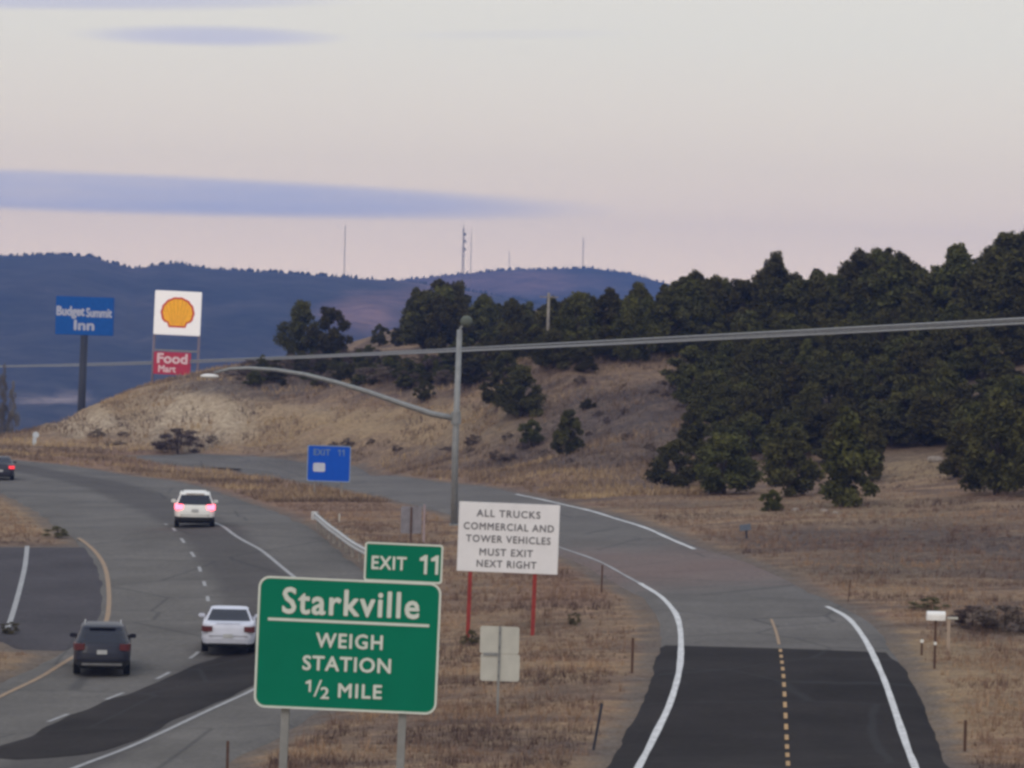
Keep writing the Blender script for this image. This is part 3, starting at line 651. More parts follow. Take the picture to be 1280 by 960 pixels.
# ------------------------------------------------------------------ sign materials
M_GREEN = mat('green sign sheeting', (.002, .175, .102), .6, .08, var=.06, scale=1.2)
M_SW = mat('white sign sheeting', (.78, .78, .82), .6, .2, var=.05, scale=1.5)
M_LEG = mat('reflective white lettering', (.60, .66, .62), .4, .4, var=.06)
M_BLK = mat('black sign lettering', (.15, .15, .17), .6, .2)
M_BLUE = mat('blue sign sheeting', (.010, .092, .55), .6, .1, var=.06)
M_GALV = mat('galvanised steel', (.24, .25, .255), .55, .4, metal=.2, var=.14, scale=4)
M_ALU = mat('weathered aluminium sign back', (.50, .50, .46), .6, .4, metal=.1, var=.10, scale=2)
M_RED = mat('red painted steel post', (.27, .035, .03), .7, .3, var=.2)
M_RUST = mat('rusty brown steel', (.10, .060, .045), .9, .1, var=.3)
M_WOOD = mat('weathered grey wood', (.26, .235, .21), .9, .1, var=.25, scale=4, bump=.3)
M_DKSTEEL = mat('dark painted steel', (.03, .032, .045), .6, .3)
M_DOTW = mat('white reflector', (.75, .75, .74), .4, .5)
def frame_at(px, py, Y, lean=0.0, yaw=0.0):
    """position on the ground plane of distance Y and the tilt of a sign there"""
    return P(px, py, Y), lean, yaw
def put(t, yaw, lean):   # yaw about z, sideways lean about y
    t.location.x -= math.sin(lean)*(c.z-t.location.z)
    t.rotation_euler = (0, lean, yaw)
def one(w_, h, cx, cz, y, m, parent, st=.40):
    x0, x1, z0, z1 = cx-w_/2, cx+w_/2, cz-h/2, cz+h/2; s_ = w_*st
    return MB().poly([(x1-s_, z0), (x1, z0), (x1, z1), (x1-s_*.9, z1), (x0, z1-h*.17), (x0, z1-h*.17-s_*.9), (x1-s_, z1-h*.30)], y-.009, y-.003).build('lettering', m, parent)
def ipost(mb, x, y, z0, z1, w=.10, d=.14):
    mb.box(x-w/2, x+w/2, y, y+.012, z0, z1); mb.box(x-w/2, x+w/2, y+d-.012, y+d, z0, z1); mb.box(x-.006, x+.006, y+.012, y+d-.012, z0, z1)
# green guide sign -----------------------------------------------------
Y = 64.0; c = P(434.5, 806.5, Y); k = Y/F
t = thing('guide_sign', 'large green guide sign reading Starkville weigh station half mile with exit 11 tab', 'road sign', (c.x, c.y, float(gz(c.x, c.y))))
put(t, 0, R(1.0)); zc = c.z-t.location.z
Wd, Hd = 229*k, 165*k
def zup(o_, dz): pass
out = rrect(Wd, Hd, .20); inn = rrect(Wd-.075, Hd-.075, .165)
sh = lambda pts, dx, dz: [(x+dx, z+dz) for x, z in pts]
pn = MB().poly(sh(rrect(Wd-.01, Hd-.01, .195), 0, zc), 0, .035).build('panel', M_GREEN, t)
ring(sh(out, 0, zc), sh(inn, 0, zc), -.008, .0, MB()).build('border', M_LEG, pn)
text('Starkville', 172*k, 34*k, 2*k, zc+53*k, -.003, M_LEG, pn, bold=0.03, space=1.12)
MB().box(-101*k, 101*k, -.008, 0, zc+27*k, zc+30.5*k).build('divider_line', M_LEG, pn)
text('WEIGH', 84*k, 19*k, 2*k, zc+5*k, -.003, M_LEG, pn, bold=0.035, space=1.15)
text('STATION', 111*k, 19*k, 0, zc-24*k, -.003, M_LEG, pn, bold=0.035, space=1.1)
one(7*k, 15*k, -47*k, zc-53*k, -.003, M_LEG, pn)
MB().poly([(-40*k, zc-66*k), (-37.5*k, zc-66*k), (-30*k, zc-45*k), (-32.5*k, zc-45*k)], -.008, 0).build('lettering', M_LEG, pn)
text('2', 11*k, 15*k, -26*k, zc-61*k, -.003, M_LEG, pn, bold=0.03)
text('MILE', 55*k, 18*k, 18*k, zc-57*k, -.003, M_LEG, pn, bold=0.035, space=1.15)
w2, h2 = 98*k, 49*k; tx, tz = 65.5*k, zc+Hd/2+h2/2-.012
tb = MB().poly(sh(rrect(w2-.01, h2-.01, .05), tx, tz), .004, .032).build('exit_tab', M_GREEN, t)
ring(sh(rrect(w2, h2, .055), tx, tz), sh(rrect(w2-.065, h2-.065, .03), tx, tz), -.006, .004, MB()).build('border', M_LEG, tb)
text('EXIT', 44*k, 17*k, tx-18*k, tz-1*k, .001, M_LEG, tb, bold=0.035, space=1.1)
one(9.5*k, 24*k, tx+25*k, tz-1*k, .001, M_LEG, tb); one(9.5*k, 24*k, tx+39*k, tz-1*k, .001, M_LEG, tb)
for x in (-75*k, 72*k):
    mb = MB(); ipost(mb, x, .10, -.4, zc+Hd/2-.1, .14, .18); mb.build('post', M_GALV, t)
for z in (-60*k, 0, 60*k): MB().box(-Wd/2+.1, Wd/2-.1, .036, .098, zc+z-.03, zc+z+.03).build('rail', M_GALV, t)
# white trucks sign ----------------------------------------------------
g1 = G(588, 801); Y = g1.y; c = P(635.5, 672.5, Y); k = Y/F
t = thing('regulatory_sign', 'white rectangular sign on two red posts telling all trucks to exit', 'road sign', (c.x, c.y, float(gz(c.x, c.y)))); put(t, 0, R(.8)); zc = c.z-t.location.z
Wd, Hd = 126*k, 87*k
pn = MB().box(-Wd/2, Wd/2, 0, .03, zc-Hd/2, zc+Hd/2).build('panel', M_SW, t, bevel=.006)
for tx_, wd, z, dx in (('ALL TRUCKS', 80, 30, -1), ('COMMERCIAL AND', 113, 13.5, 0), ('TOWER VEHICLES', 106, -2, 0), ('MUST EXIT', 67, -18.5, -2), ('NEXT RIGHT', 75, -33, -1)):
    text(tx_, wd*k, 9.2*k, dx*k, zc+z*k, -.003, M_BLK, pn, bold=0.024, space=1.15)
for x in (-46*k, 35*k):
    mb = MB(); ipost(mb, x, .035, -.5, zc+Hd/2-.1, .13, .13); mb.build('post', M_RED, t)
# sign seen from behind -------------------------------------------------
g1 = G(625, 893); Y = g1.y; c = P(624, 817, Y); k = Y/F
t = thing('sign_back', 'pale blank back of a small road sign on one thin post', 'road sign', (c.x, c.y, float(gz(c.x, c.y)))); put(t, 0, R(.3)); zc = c.z-t.location.z
a = MB().poly(sh(rrect(49*k, 34*k, .07), 0, zc+17*k), 0, .02).build('panel', M_ALU, t)
MB().poly(sh(rrect(49*k, 34*k, .07), 1.5*k, zc-17.5*k), .002, .022).build('panel', M_ALU, t)
mb = MB(); mb.box(-.03, .03, -.05, -.002, -.4, zc+34*k); mb.build('post', M_GALV, t)
MB().box(-20*k, -2*k, -.03, -.002, zc-3*k, zc+1*k).build('bracket', M_GALV, t)
for z in (26, 8, -10, -28): MB().box(-.015, .015, -.062, -.051, zc+z*k-.015, zc+z*k+.015).build('bolt', M_DKSTEEL, t)
# blue service sign ----------------------------------------------------
Y = 214.0; c = P(411, 579.5, Y); k = Y/F
t = thing('service_sign', 'square blue exit 11 services sign beside the far ramp', 'road sign', (c.x, c.y, float(gz(c.x, c.y)))); put(t, 0, R(.4)); zc = c.z-t.location.z
pn = MB().poly(sh(rrect(54*k, 45*k, .12), 0, zc), 0, .04).build('panel', M_BLUE, t)
ring(sh(rrect(54.5*k, 45.5*k, .12), 0, zc), sh(rrect(52*k, 43*k, .1), 0, zc), -.01, 0, MB()).build('border', mat('pale blue edge', (.22, .30, .45), .5), pn)
M_LB = mat('pale blue lettering', (.13, .22, .42), .5)
text('EXIT', 21*k, 8*k, -9*k, zc+14*k, -.004, M_LB, pn, bold=0.040, space=1.1)
one(3.4*k, 8*k, 12.5*k, zc+14*k, -.004, M_LB, pn); one(3.4*k, 8*k, 17.5*k, zc+14*k, -.004, M_LB, pn)
MB().poly(sh(rrect(15*k, 11*k, .1), -12*k, zc-5*k), -.014, 0).build('logo_panel', mat('white logo plate', (.55, .58, .70), .5), pn)
for x in (-17*k, 17*k): MB().box(x-.05, x+.05, .045, .145, -.5, zc+20*k).build('post', M_WOOD, t)
# faded grey sign back in the gore --------------------------------------
g1 = G(514, 676); Y = g1.y; c = P(514, 650, Y); k = Y/F
t = thing('sign_back', 'faded bluish grey back of a low sign left of the lamp pole foot', 'road sign', (c.x, c.y, g1.z)); zc = c.z-g1.z
MB().poly(sh(rrect(26*k, 34*k, .08), 0, zc), 0, .03).build('panel', mat('faded grey aluminium', (.22, .21, .235), .7, var=.2), t)
MB().box(-.04, .04, -.06, -.002, -.4, zc+16*k).build('post', M_RUST, t)
mb = MB(); mb.box(15*k, 17.5*k, 0, .05, -.3, zc+20*k); mb.build('post', mat('pale pinkish post', (.34, .27, .29), .8), t)
# lamp pole ------------------------------------------------------------
g1 = G(567.5, 657); Y = g1.y; k = Y/F
t = thing('lamp_pole', 'tall grey steel pole with a long curved lamp arm reaching left and round cap', 'street lamp', g1)
loc = lambda px, py, dy=0: P(px, py, Y+dy)-g1
MB().tube([(0, 0, -.3), loc(569, 560), loc(574.5, 412)], [.17, .16, .13], 14).build('pole', M_GALV, t, True)
MB().box(-.25, .25, -.25, .25, -.1, .08).build('base_plate', M_GALV, t)
ap = [loc(570, 523), loc(540, 517.5), loc(500, 504), loc(460, 490), loc(420, 478), loc(380, 468), loc(345, 462.5), loc(310, 460), loc(288, 461), loc(268, 466)]
ar = MB().tube(ap, [.15, .145, .135, .125, .115, .105, .095, .085, .075, .06], 12).build('arm', M_GALV, t, True)
MB().tube([loc(570, 530)+Vector((0, 0, 0)), loc(570, 515)], [.24, .24], 12).build('arm_collar', M_GALV, t)
lh = loc(262, 470.5)
bm = bmesh.new(); bmesh.ops.create_uvsphere(bm, u_segments=20, v_segments=10, radius=1)
for v in bm.verts: v.co = Vector((v.co.x*.46, v.co.y*.2, v.co.z*(.13 if v.co.z > 0 else .08)))+lh
me = bpy.data.meshes.new('lamp_head'); bm.to_mesh(me); bm.free(); me.materials.append(mat('pale lamp housing', (.72, .72, .72), .5))
o = bpy.data.objects.new('lamp_head', me); COL.objects.link(o); o.parent = t
cp = loc(583, 402)
bm = bmesh.new(); bmesh.ops.create_uvsphere(bm, u_segments=20, v_segments=14, radius=.30, matrix=Matrix.Translation(cp))
for f in bm.faces: f.smooth = True
me = bpy.data.meshes.new('round_cap'); bm.to_mesh(me); bm.free(); me.materials.append(mat('dull greenish cap', (.10, .115, .095), .8))
o = bpy.data.objects.new('round_cap', me); COL.objects.link(o); o.parent = t
MB().tube([loc(574.5, 413), loc(577, 409), cp], [.06, .06, .06], 8).build('cap_bracket', M_GALV, t)
# tall motel and fuel signs ---------------------------------------------
Y = 345.0; k = Y/F; c = P(105.5, 395, Y); gzc = float(gz(c.x, c.y))
t = thing('pole_sign', 'tall blue roadside sign with white writing on a single dark pole', 'sign', (c.x, c.y, gzc)); put(t, R(-4), R(.3)); zc = c.z-gzc
M_BL2 = mat('bright blue sign face', (.010, .090, .36), .6, .1, emit=(.01, .09, .40), es=.03)
cab = MB().box(-36.5*k, 36.5*k, 0, .5, zc-24*k, zc+24*k).build('cabinet', M_BL2, t, bevel=.04)
M_WL = mat('white sign letters', (.42, .45, .58), .5)
text('Budget', 36*k, 16*k, -17.5*k, zc+4*k, -.006, M_WL, cab, bold=.045); text('Summit', 33*k, 12*k, 18.5*k, zc+4.5*k, -.006, M_WL, cab, bold=.045)
text('Inn', 26*k, 13*k, 0, zc-11.5*k, -.006, M_WL, cab, bold=.06)
MB().tube([(-2*k, .25, -.5), (0, .25, zc-24*k)], [.40, .36], 14).build('pole', M_DKSTEEL, t, True)
Y = 338.0; k = Y/F; c = P(222, 391.5, Y); gzc = float(gz(c.x, c.y))
t = thing('fuel_sign', 'tall white fuel sign with yellow scallop shell over a small red panel', 'sign', (c.x, c.y, gzc)); put(t, R(3), R(1.2)); zc = c.z-gzc
M_LIT = mat('lit white sign face', (.75, .74, .74), .4, emit=(1, .93, .93), es=.30, var=.03)
cab = MB().box(-29*k, 29*k, 0, .6, zc-27.5*k, zc+27.5*k).build('cabinet', M_LIT, t, bevel=.05)
def shell(s_):
    pts = []
    for i in range(0, 41):
        a = R(-38+256*i/40); rr = 21*k*s_*(1+.018*math.cos(a*14)); pts.append((rr*math.cos(a), zc+.5*k+rr*.93*math.sin(a)))
    base_ = [(-12.5, -13), (-10.5, -18.5), (10.5, -18.5), (12.5, -13)]
    return pts+[(x*k*s_, zc+z*k*s_+.5*k) for x, z in base_]
sr = MB().poly(shell(1.0), -.012, 0).build('shell_outline', mat('red shell outline', (.50, .055, .03), .5, emit=(.8, .05, .02), es=.14), cab)
sy = MB().poly(shell(.87), -.02, -.0121).build('shell_emblem', mat('yellow shell', (.70, .33, .02), .5, emit=(.9, .42, .01), es=.34), cab)
mb = MB()
for a in (-58, -38, -19, 0, 19, 38, 58):
    x1, z1 = 17*k*math.sin(R(a)), zc+.5*k+16*k*math.cos(R(a)); x0, z0 = 7.5*k*math.sin(R(a)), zc-14*k
    w_ = .25*k; mb.poly([(x0-w_, z0), (x0+w_, z0), (x1+w_, z1), (x1-w_, z1)], -.026, -.0201)
mb.build('shell_ribs', mat('orange shell ribs', (.55, .17, .02), .5, emit=(.6, .2, .02), es=.10), cab)
for x in (-28*k, 28*k): MB().tube([(x, .3, -.5), (x, .3, zc-27.5*k)], [.13, .13], 10).build('pole', mat('pinkish grey steel pole', (.18, .15, .19), .7), t, True)
rp = MB().box(-27*k, 19*k, .05, .5, zc-77*k, zc-49*k).build('price_panel', mat('red price panel', (.40, .03, .06), .5, emit=(.5, .03, .08), es=.10), t, bevel=.03)
M_PW = mat('pinkish white letters', (.62, .45, .48), .5, emit=(1, .7, .75), es=.12)
text('Food', 38*k, 13*k, -4*k, zc-57*k, .045, M_PW, rp, bold=.05); text('Mart', 22*k, 9*k, -10*k, zc-70*k, .045, M_PW, rp, bold=.04)
MB().box(-28*k, 28*k, .27, .33, zc-48*k, zc-46*k).build('cross_bar', M_GALV, t)
# guardrail ------------------------------------------------------------
q = [G(393, 660), G(408, 673), G(425, 686), G(441, 698), G(470, 714), G(500, 731), G(528, 746)]
qq = resample(q, .5); T = np.gradient(qq, axis=0); T /= np.linalg.norm(T, axis=1)[:, None]; Nn = np.stack([T[:, 1], -T[:, 0]], 1)
t = thing('guardrail', 'pale steel guardrail running down behind the exit 11 tab', 'guardrail', (float(qq[0][0]), float(qq[0][1]), float(gz(*qq[0]))))
t0 = Vector(t.location); sec = [(-.0, .43), (.06, .46), (.085, .50), (.06, .54), (.0, .585), (.06, .63), (.085, .67), (.06, .71), (0, .74)]
V = []; Fc = []
for i, (p, nn) in enumerate(zip(qq, Nn)):
    z = float(gz(*p))
    for d, h in sec: V.append((p[0]+nn[0]*d-t0.x, p[1]+nn[1]*d-t0.y, z+h+.0-t0.z))
    for d, h in reversed(sec): V.append((p[0]+nn[0]*(d-.012)-t0.x, p[1]+nn[1]*(d-.012)-t0.y, z+h-t0.z))
ns = len(sec)*2
for i in range(len(qq)-1):
    for j in range(ns): Fc.append((i*ns+j, i*ns+(j+1) % ns, (i+1)*ns+(j+1) % ns, (i+1)*ns+j))
mesh('rail_beam', V, Fc, mat('bright galvanised rail', (.42, .43, .44), .5, .4, metal=.2), t, True)
for i in range(1, len(qq), 4):
    p = qq[i]+Nn[i]*-.12; z = float(gz(*p))-t0.z
    MB().box(p[0]-t0.x-.07, p[0]-t0.x+.07, p[1]-t0.y-.07, p[1]-t0.y+.07, z-.4, z+.72).build('post', M_WOOD, t)
p = qq[0]; MB().tube([(0, -.05, .40), (0, -.05, .78)], [.16, .16], 10).build('end_terminal', mat('pale end terminal', (.55, .55, .56), .6), t)
# posts, mailbox and markers -------------------------------------------
def stake(px, pb, pt, lab, m=M_RUST, r=.035, dot=None, lean=0, name='fence_post', cat='post', group=None):
    g = G(px, pb); h = (pb-pt)*g.y/F
    t = thing(name, lab, cat, g, 0, group); t.rotation_euler = (0, lean, 0)
    mb = MB(); mb.box(-r, r, 0, r*.45, -.3, h); mb.box(-r*.25, r*.25, r*.45, r*1.5, -.3, h); mb.build('shaft', m, t)
    if dot: MB().tube([(0, -.012, h-.08), (0, -.001, h-.08)], [dot, dot], 12).build('reflector', M_DOTW, t)
    return t
stake(752, 741, 706, 'thin brown stake on the grass edge just right of the white sign')
stake(790, 841, 797, 'thin red brown stake on the slope left of the ramp bend', r=.04)
stake(742, 936, 878, 'dark leaning stake low on the slope beside the dark ramp', M_DKSTEEL, lean=R(9))
stake(284, 962, 926, 'thin brown stake at the bottom left verge beside the highway')
stake(1060, 752, 724, 'thin dead stem standing on the grass right of the ramp', r=.02, lean=R(5))
stake(1206, 938, 900, 'brown stake in the straw grass near the bottom right corner', r=.04)
stake(1152, 818, 798, 'short stake with a white reflector left of the mailbox post', dot=.06)
stake(424, 653, 642, 'short pale stake on the gore beyond the guardrail', M_ALU)
stake(680, 452, 432, 'pale white marker post on the slope under the utility pole', mat('pale yellow post', (.50, .48, .36), .8), r=.09)
stake(1185, 814, 773, 'pale topped post with a small cross cap right of the mailbox', mat('pale wooden post', (.38, .30, .24), .9), r=.05)
g = G(1185, 814); h = 41*g.y/F
o = MB().box(-.05, .28, -.03, .03, h-.02, h+.05).build('cross_cap', M_ALU, [x for x in COL.objects if x.name.startswith('fence_post') and 'cross cap' in x.get('label', '')][0])
g = G(1168, 835); k = g.y/F
t = thing('mailbox', 'white roadside mailbox on a thin dark post near the right edge', 'mailbox', g)
z0, z1 = 60*k, 71*k; w_ = 11.5*k
body = [(-.13, z0), (.13, z0), (.13, z0+.14)]+[(.13*math.cos(a), z0+.14+.13*math.sin(a)) for a in np.linspace(.2, math.pi-.2, 9)]+[(-.13, z0+.14)]
mb = MB(); V = [(-w_, y, z) for y, z in body]+[(w_, y, z) for y, z in body]; nb = len(body)
mb.add(V, [tuple(range(nb)), tuple(range(2*nb-1, nb-1, -1))]+[(i, (i+1) % nb, (i+1) % nb+nb, i+nb) for i in range(nb)]); mb.build('box', mat('white enamel', (.80, .80, .80), .4), t)
MB().box(-.035, .035, -.035, .035, -.3, z0-.002).build('post', M_RUST, t)
MB().tube([(0, -.05, 31*k), (0, -.036, 31*k)], [.05, .05], 12).build('reflector', M_DOTW, t)
g = G(934, 672); k = g.y/F
t = thing('small_marker', 'small bluish dark marker panel on a low post beyond the ramp', 'marker', g); t.rotation_euler = (0, R(-6), R(20))
MB().box(-9*k, 6*k, 0, .03, 9*k, 17*k).build('panel', mat('bluish grey panel', (.13, .15, .19), .6), t)
MB().box(-.04, .04, .032, .09, -.3, 16*k).build('post', M_DKSTEEL, t)
g = G(43, 557); k = g.y/F
t = thing('small_marker', 'tiny pale post with a white round head at the far left road end', 'marker', g)
M_PALE = mat('pale bluish white', (.55, .60, .66), .6)
MB().box(-.14, .14, -.05, .05, -.3, 10*k).build('post', M_PALE, t)
MB().tube([(.1, -.09, 13.5*k), (.1, -.051, 13.5*k)], [4*k, 4*k], 14).build('head', M_PALE, t)
# utility pole ---------------------------------------------------------
g = G(684, 456); k = g.y/F
t = thing('utility_pole', 'thin pale utility pole in front of the dark ridge trees', 'utility pole', g)
MB().tube([(0, 0, -.4), (-.02, 0, 90*k)], [.14, .10], 10).build('pole', M_WOOD, t, True)
MB().box(-.7, .7, -.1, -.0, 84*k, 85.5*k).build('crossarm', M_WOOD, t)
# overhead lines -------------------------------------------------------
M_CAB = mat('pale grey cable', (.31, .32, .335), .7, .2)
A = P(1280, 401, 150); Bz = P(60, 457, 430); Bm = A.lerp(Bz, .5); px0 = to_px(*[np.array([q]) for q in Bm])[0][0]; Bm = P(px0, 446.5 if px0 < 420 else 442, Bm.y)
for i, (dx, dz, lab) in enumerate([(0, .10, 'uppermost pale cable of the bundle crossing in front of the hillside trees'), (.06, 0, 'middle pale cable of the bundle crossing in front of the hillside trees'), (-.05, -.10, 'lowest pale cable of the bundle crossing in front of the hillside trees')]):
    pts = []
    for s_ in np.linspace(-.9, 1.6, 60):
        # quadratic through the three surveyed points
        a_ = A.lerp(Bz, s_); sg = (Bm-A.lerp(Bz, .5)); pts.append(a_+Vector((0, 0, sg.z))*4*s_*(1-s_)+Vector((dx, 0, dz+.02*math.sin(s_*9+i*2))))
    o = MB().tube(pts, .052, 6).build('overhead_cable', M_CAB, None, True); tag(o, lab, 'cable', 'overhead cable bundle')
# antenna masts on the mountain ------------------------------------------
M_MAST = mat('dark mast steel', (.16, .14, .15), .7, .2)
def mast(px, ptop, Y, wd, lab, dish=False, thick=.12):
    pb = 345; base_ = P(px, pb, Y); zb = float(zfar(np.array([px+0.]), np.array([Y+0.]))[0])-1
    top = P(px, ptop, Y).z; h = top-zb
    t = thing('antenna_mast', lab, 'antenna', (base_.x, Y, zb))
    thick *= .75; mb = MB(); nseg = max(6, int(h/3))
    for q in range(3):
        a = q*2.094; mb.tube([(wd*math.cos(a), wd*math.sin(a), 0), (wd*.35*math.cos(a), wd*.35*math.sin(a), h*.92)], thick, 5)
    for s_ in range(nseg):
        f0, f1 = s_/nseg*.92, (s_+1)/nseg*.92; w0, w1 = wd*(1-.65*f0/.92), wd*(1-.65*f1/.92)
        for q in range(3):
            a, b_ = q*2.094, (q+1)*2.094; mb.tube([(w0*math.cos(a), w0*math.sin(a), f0*h), (w1*math.cos(b_), w1*math.sin(b_), f1*h)], thick*.6, 4)
    mb.build('lattice', M_MAST, t); MB().tube([(0, 0, h*.9), (0, 0, h)], [thick, thick*.5], 6).build('whip', M_MAST, t)
    if dish:
        for z in (.62, .74, .84): MB().tube([(wd*.6, -.5, h*z), (wd*.6+1.0, -.8, h*z)], [.9, .9], 10).build('dish', M_MAST, t)
mast(430, 276, 2400, .5, 'thin antenna mast on the mountain crest left of the tree wood', thick=.13)
mast(578, 279, 2380, 1.1, 'thickest antenna mast with dishes rising behind the left ridge trees', True, .28)
mast(588, 284, 2420, .55, 'slim antenna mast directly right of the thickest one', thick=.10)
mast(636, 312, 3040, .5, 'shortest antenna mast on the mountain between the others', thick=.11)
mast(728, 294, 3040, .7, 'rightmost antenna mast alone on the mountain crest', thick=.17)
# ------------------------------------------------------------------ cars
M_GLASS = mat('dark tinted glass', (.012, .013, .022), .12, .5, var=.02)
M_TYRE = mat('tyre rubber', (.018, .018, .019), .95, .1)
M_RIM = mat('alloy rim', (.35, .35, .36), .35, .5, metal=.8)
M_TRIM = mat('black plastic trim', (.02, .02, .022), .7, .3)
M_TAIL = mat('unlit red tail light', (.085, .012, .014), .4, .3)
M_BRAKE = mat('glowing brake light', (.6, .03, .05), .3, .5, emit=(1, .10, .16), es=5.5)
M_TAILON = mat('glowing tail light', (.5, .02, .02), .3, .5, emit=(1, .04, .06), es=1.1)
M_PLATE = mat('number plate', (.45, .46, .47), .5)
M_ROADBAR = mat('grey road stand-in', (.16, .16, .165), .6)  # bar added in place of the road seen beneath the dark SUV
def carpaint(name, c): return mat(name, c, .42, .3, metal=.0, var=.05, coat=.12)
def car(pos, yaw, kind, paintm, label, name, lamp, cat, Wc, Lc, Hc, lift=0.0):
    t = thing(name, label, cat, pos, yaw)
    hw = Wc/2; suv = kind == 'suv'
    # slices by height: (z, y rear, y front, half width)
    if suv: S_ = [(.30,-.97,.96,.86),(.36,-.985,.98,.95),(.55,-1.0,1.0,.985),(.78,-.985,.99,1.0),(.98,-.955,.95,.99),(1.06,-.935,.56,.965),(1.14,-.915,.42,.93),(1.38,-.825,.24,.82),(1.52,-.765,.12,.76),(1.60,-.73,.02,.72),(1.645,-.66,-.06,.64),(1.67,-.5,-.2,.42)]
    else: S_ = [(.26,-.96,.95,.88),(.32,-.985,.98,.96),(.50,-1.0,1.0,.99),(.70,-.99,.98,1.0),(.86,-.975,.90,.985),(.97,-.955,.66,.96),(1.01,-.92,.46,.93),(1.04,-.62,.38,.90),(1.14,-.54,.28,.85),(1.28,-.44,.16,.77),(1.38,-.36,.06,.71),(1.425,-.28,-.02,.64),(1.445,-.2,-.08,.44)]
    zs = [s_[0] for s_ in S_]; zmax = zs[-1]; hl = Lc/2; sc = Hc/zmax
    zz = sorted(set(list(np.linspace(zs[0], zmax, 26))+zs))
    n = 56; rings = []
    def sect(z):
        yr, yf, wv = (np.interp(z, zs, [s_[q] for s_ in S_]) for q in (1, 2, 3))
        yr *= hl; yf *= hl; wv *= hw; cy, ly = (yr+yf)/2, (yf-yr)/2
        pts = []
        for i in range(n):
            a = 2*math.pi*i/n-math.pi/2; ca, sa = math.cos(a), math.sin(a); e = .34
            pts.append((wv*math.copysign(abs(ca)**e, ca), cy+ly*math.copysign(abs(sa)**(e*.8), sa), z*sc+lift))
        return pts
    rings = [sect(z) for z in zz]
    parts = {kk: ([], []) for kk in ('body', 'rear_window', 'side_window', 'windshield', 'bumper')}
    belt, top = (1.09, 1.50) if suv else (1.05, 1.375)
    V = [p for r_ in rings for p in r_]
    for i in range(len(rings)-1):
        zm = (zz[i]+zz[i+1])/2
        for j in range(n):
            f = (i*n+j, i*n+(j+1) % n, (i+1)*n+(j+1) % n, (i+1)*n+j)
            x = (V[f[0]][0]+V[f[1]][0])/2/hw; y = (V[f[0]][1]+V[f[1]][1])/2; a = (j+.5)/n*360
            key = 'body'; yr, yf, wv = (np.interp(zm, zs, [s_[q] for s_ in S_]) for q in (1, 2, 3)); rel = (y/hl-yr)/(yf-yr)
            if belt < zm < top:
                if rel < .07 and abs(x) < wv*.90: key = 'rear_window'
                elif rel > .93 and abs(x) < wv*.9: key = 'windshield'
                elif .12 < rel < .9 and not (.52 < rel < .56): key = 'side_window'
            elif suv and zm < .50: key = 'bumper'
            elif not suv and zm < .34: key = 'bumper'
            parts[key][1].append(f)
    roof = tuple((len(rings)-1)*n+j for j in range(n)); parts['body'][1].append(roof)
    parts['bumper'][1].append(tuple(j for j in range(n))[::-1])
    ms = {'body': paintm, 'rear_window': M_GLASS, 'side_window': M_GLASS, 'windshield': M_GLASS, 'bumper': M_TRIM}
    def sub(faces):
        mp_ = {}; v_ = []; f_ = []
        for f in faces:
            g_ = []
            for i in f:
                if i not in mp_: mp_[i] = len(v_); v_.append(V[i])
                g_.append(mp_[i])
            f_.append(g_)
        return v_, f_
    O = {}
    for kk, (_, ff) in parts.items():
        if kk == 'side_window':
            for sgn in (-1, 1):
                fs = [f for f in ff if sum(V[i][0] for i in f)*sgn > 0]
                if fs: mesh(kk, *sub(fs), ms[kk], t, True)
        elif ff:
            O[kk] = mesh(kk, *sub(ff), ms[kk], t, kk != 'bumper')
    O['body'].data.set_sharp_from_angle(angle=R(35))
    ry = lambda z: np.interp(z, zs, [s_[1] for s_ in S_])*hl
    Z = lambda z: z*sc+lift
    # lamps wrap the rear corners
    z0, z1 = (.86, 1.08) if suv else (.74, .92)
    for sgn in (-1, 1):
        mb = MB(); yb = ry((z0+z1)/2); xi, xo = hw*(.60 if suv else .58), hw*np.interp((z0+z1)/2, zs, [s_[3] for s_ in S_])*.985
        out_ = [(xi, yb+.0), (hw*.8, yb+.005), (xo*.94, yb+.05), (xo+.012, yb+.22), (xo+.012, yb+.42), (xo-.06, yb+.42), (xo-.08, yb+.1), (xi, yb+.06)]
        nb = len(out_); V2 = [(sgn*x, y-.03, Z(z0+.02 if i_ in (0, 7) else z0)) for i_, (x, y) in enumerate(out_)]+[(sgn*x, y-.03+.02, Z(z1)) for x, y in out_]
        mb.add(V2, [tuple(range(nb)), tuple(range(nb, 2*nb))]+[(i, (i+1) % nb, (i+1) % nb+nb, i+nb) for i in range(nb)]); mb.build('tail_light', lamp, t)
        # door mirror
        mb = MB(); mb.box(min(sgn*hw*.93, sgn*(hw*.93+.22)), max(sgn*hw*.93, sgn*(hw*.93+.22)), hl*.28, hl*.28+.10, Z(1.02 if suv else .98), Z(1.17 if suv else 1.10)); mb.build('mirror', paintm, t, bevel=.025)
        for yy in (-.60, .62):
            x0 = sgn*(hw-.24); x1 = sgn*(hw-.015); r_ = .345 if suv else .32
            ty = MB().tube([(x0, yy*hl, r_), (x0*.98+x1*.02, yy*hl, r_), (x1*.97+x0*.03, yy*hl, r_), (x1, yy*hl, r_)], [r_*.93, r_, r_, r_*.93], 28).build('wheel', M_TYRE, t)
            MB().tube([(x1+sgn*.002, yy*hl, r_), (x1+sgn*.012, yy*hl, r_)], [r_*.66, r_*.62], 20).build('rim', M_RIM, ty)
    yp = ry(.72 if suv else .58)
    zp = (.74, .88) if suv else (.55, .68)
    MB().box(-.16, .16, min(ry(zp[0]), ry(zp[1]))-.03, min(ry(zp[0]), ry(zp[1]))-.006, Z(zp[0]), Z(zp[1])).build('number_plate', M_PLATE, t, bevel=.004)
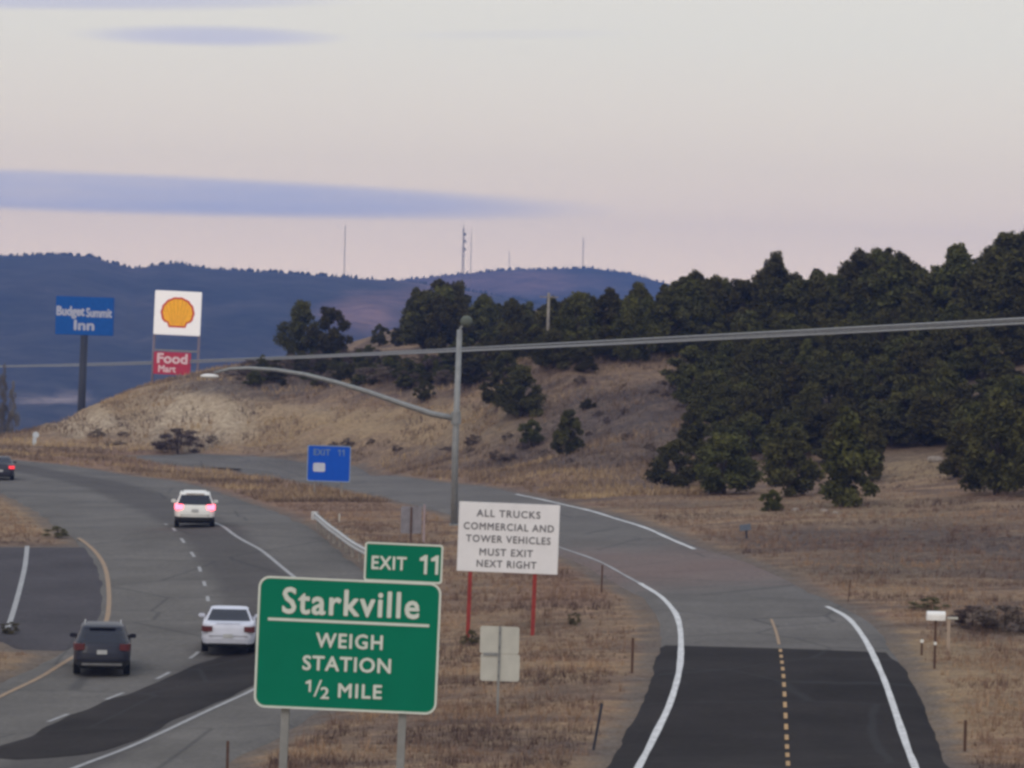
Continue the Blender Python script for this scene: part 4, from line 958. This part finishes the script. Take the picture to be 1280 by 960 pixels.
    mb = MB(); mb.box(-hw*.7, hw*.7, ry(.4)-.035, ry(.4)+.05, Z(.36 if suv else .30), Z(.44 if suv else .37)); mb.build('trim_or_road_strip', M_ROADBAR if suv and 'dark' in label else M_TRIM, t, bevel=.02)  # black trim; on the dark SUV a grey stand-in for road underneath
    MB().box(-hw*.72, hw*.72, ry(.60)-.006, ry(.60)+.03, Z(.60), Z(.615)).build('bumper_seam', M_TRIM, t)
    mb = MB(); mb.box(-hw*.45, hw*.45, ry(zmax*.93)-.09 if suv else ry(1.0)-.03, ry(zmax*.93)+.1 if suv else ry(1.0)+.08, Z(zmax*.935) if suv else Z(1.0), Z(zmax*.955) if suv else Z(1.022)); mb.build('spoiler', paintm, t, bevel=.006)
    if suv:
        for sgn in (-1, 1): MB().tube([(sgn*hw*.60, -hl*.62, Z(1.645)), (sgn*hw*.62, -hl*.5, Z(1.70)), (sgn*hw*.62, -hl*.1, Z(1.70)), (sgn*hw*.60, 0, Z(1.645))], .022, 8).build('roof_rail', M_TRIM if 'white' in label else M_RIM, t, True)
    for x in (-.45, .45): MB().tube([(x*hw, ry(.35)-.04, .27+lift), (x*hw, ry(.35)+.2, .27+lift)], .035, 10).build('exhaust', M_TRIM, t)
    MB().box(-hw*.8, hw*.8, -hl*.85, hl*.85, .22, Z(zs[0])-.004).build('underbody', M_TRIM, t)
    return t
def heading(px, py, px2, py2):
    a, b_ = G(px, py), G(px2, py2); d = b_-a; return math.atan2(-d.x, d.y)
def putcar(px, py, yaw, Lc):   # rear wheels' ground contact seen at (px,py)
    g = G(px, py); d = Vector((-math.sin(yaw), math.cos(yaw), 0)); c_ = g+d*(Lc*.32)
    return gp(c_.x, c_.y, .055)
y_ = heading(128, 846, 165, 790)
c1 = car(putcar(127, 846, R(6.0), 4.6), R(6.0), 'suv', carpaint('dark charcoal car paint', (.010, .012, .027)), 'dark charcoal suv driving away in the left highway lane', 'suv', M_TAIL, 'car', 1.84, 4.6, 1.60)
c2 = car(putcar(285, 819, R(3.6), 4.6), R(3.6), 'sedan', carpaint('silver white car paint', (.58, .60, .70)), 'silver white sedan half hidden behind the green guide sign', 'sedan', M_TAIL, 'car', 1.82, 4.6, 1.47)
c3 = car(putcar(243, 660, R(5.5), 4.6), R(5.5), 'suv', carpaint('white car paint', (.74, .74, .72)), 'white suv with glowing red brake lights on the right highway lane', 'suv', M_BRAKE, 'car', 1.92, 4.6, 1.72)
c4 = car(putcar(0, 601, R(9), 4.6), R(9), 'sedan', carpaint('dark blue car paint', (.035, .035, .05)), 'dark car with red tail light cut by the left picture edge', 'sedan', M_TAILON, 'car', 1.8, 4.6, 1.48)
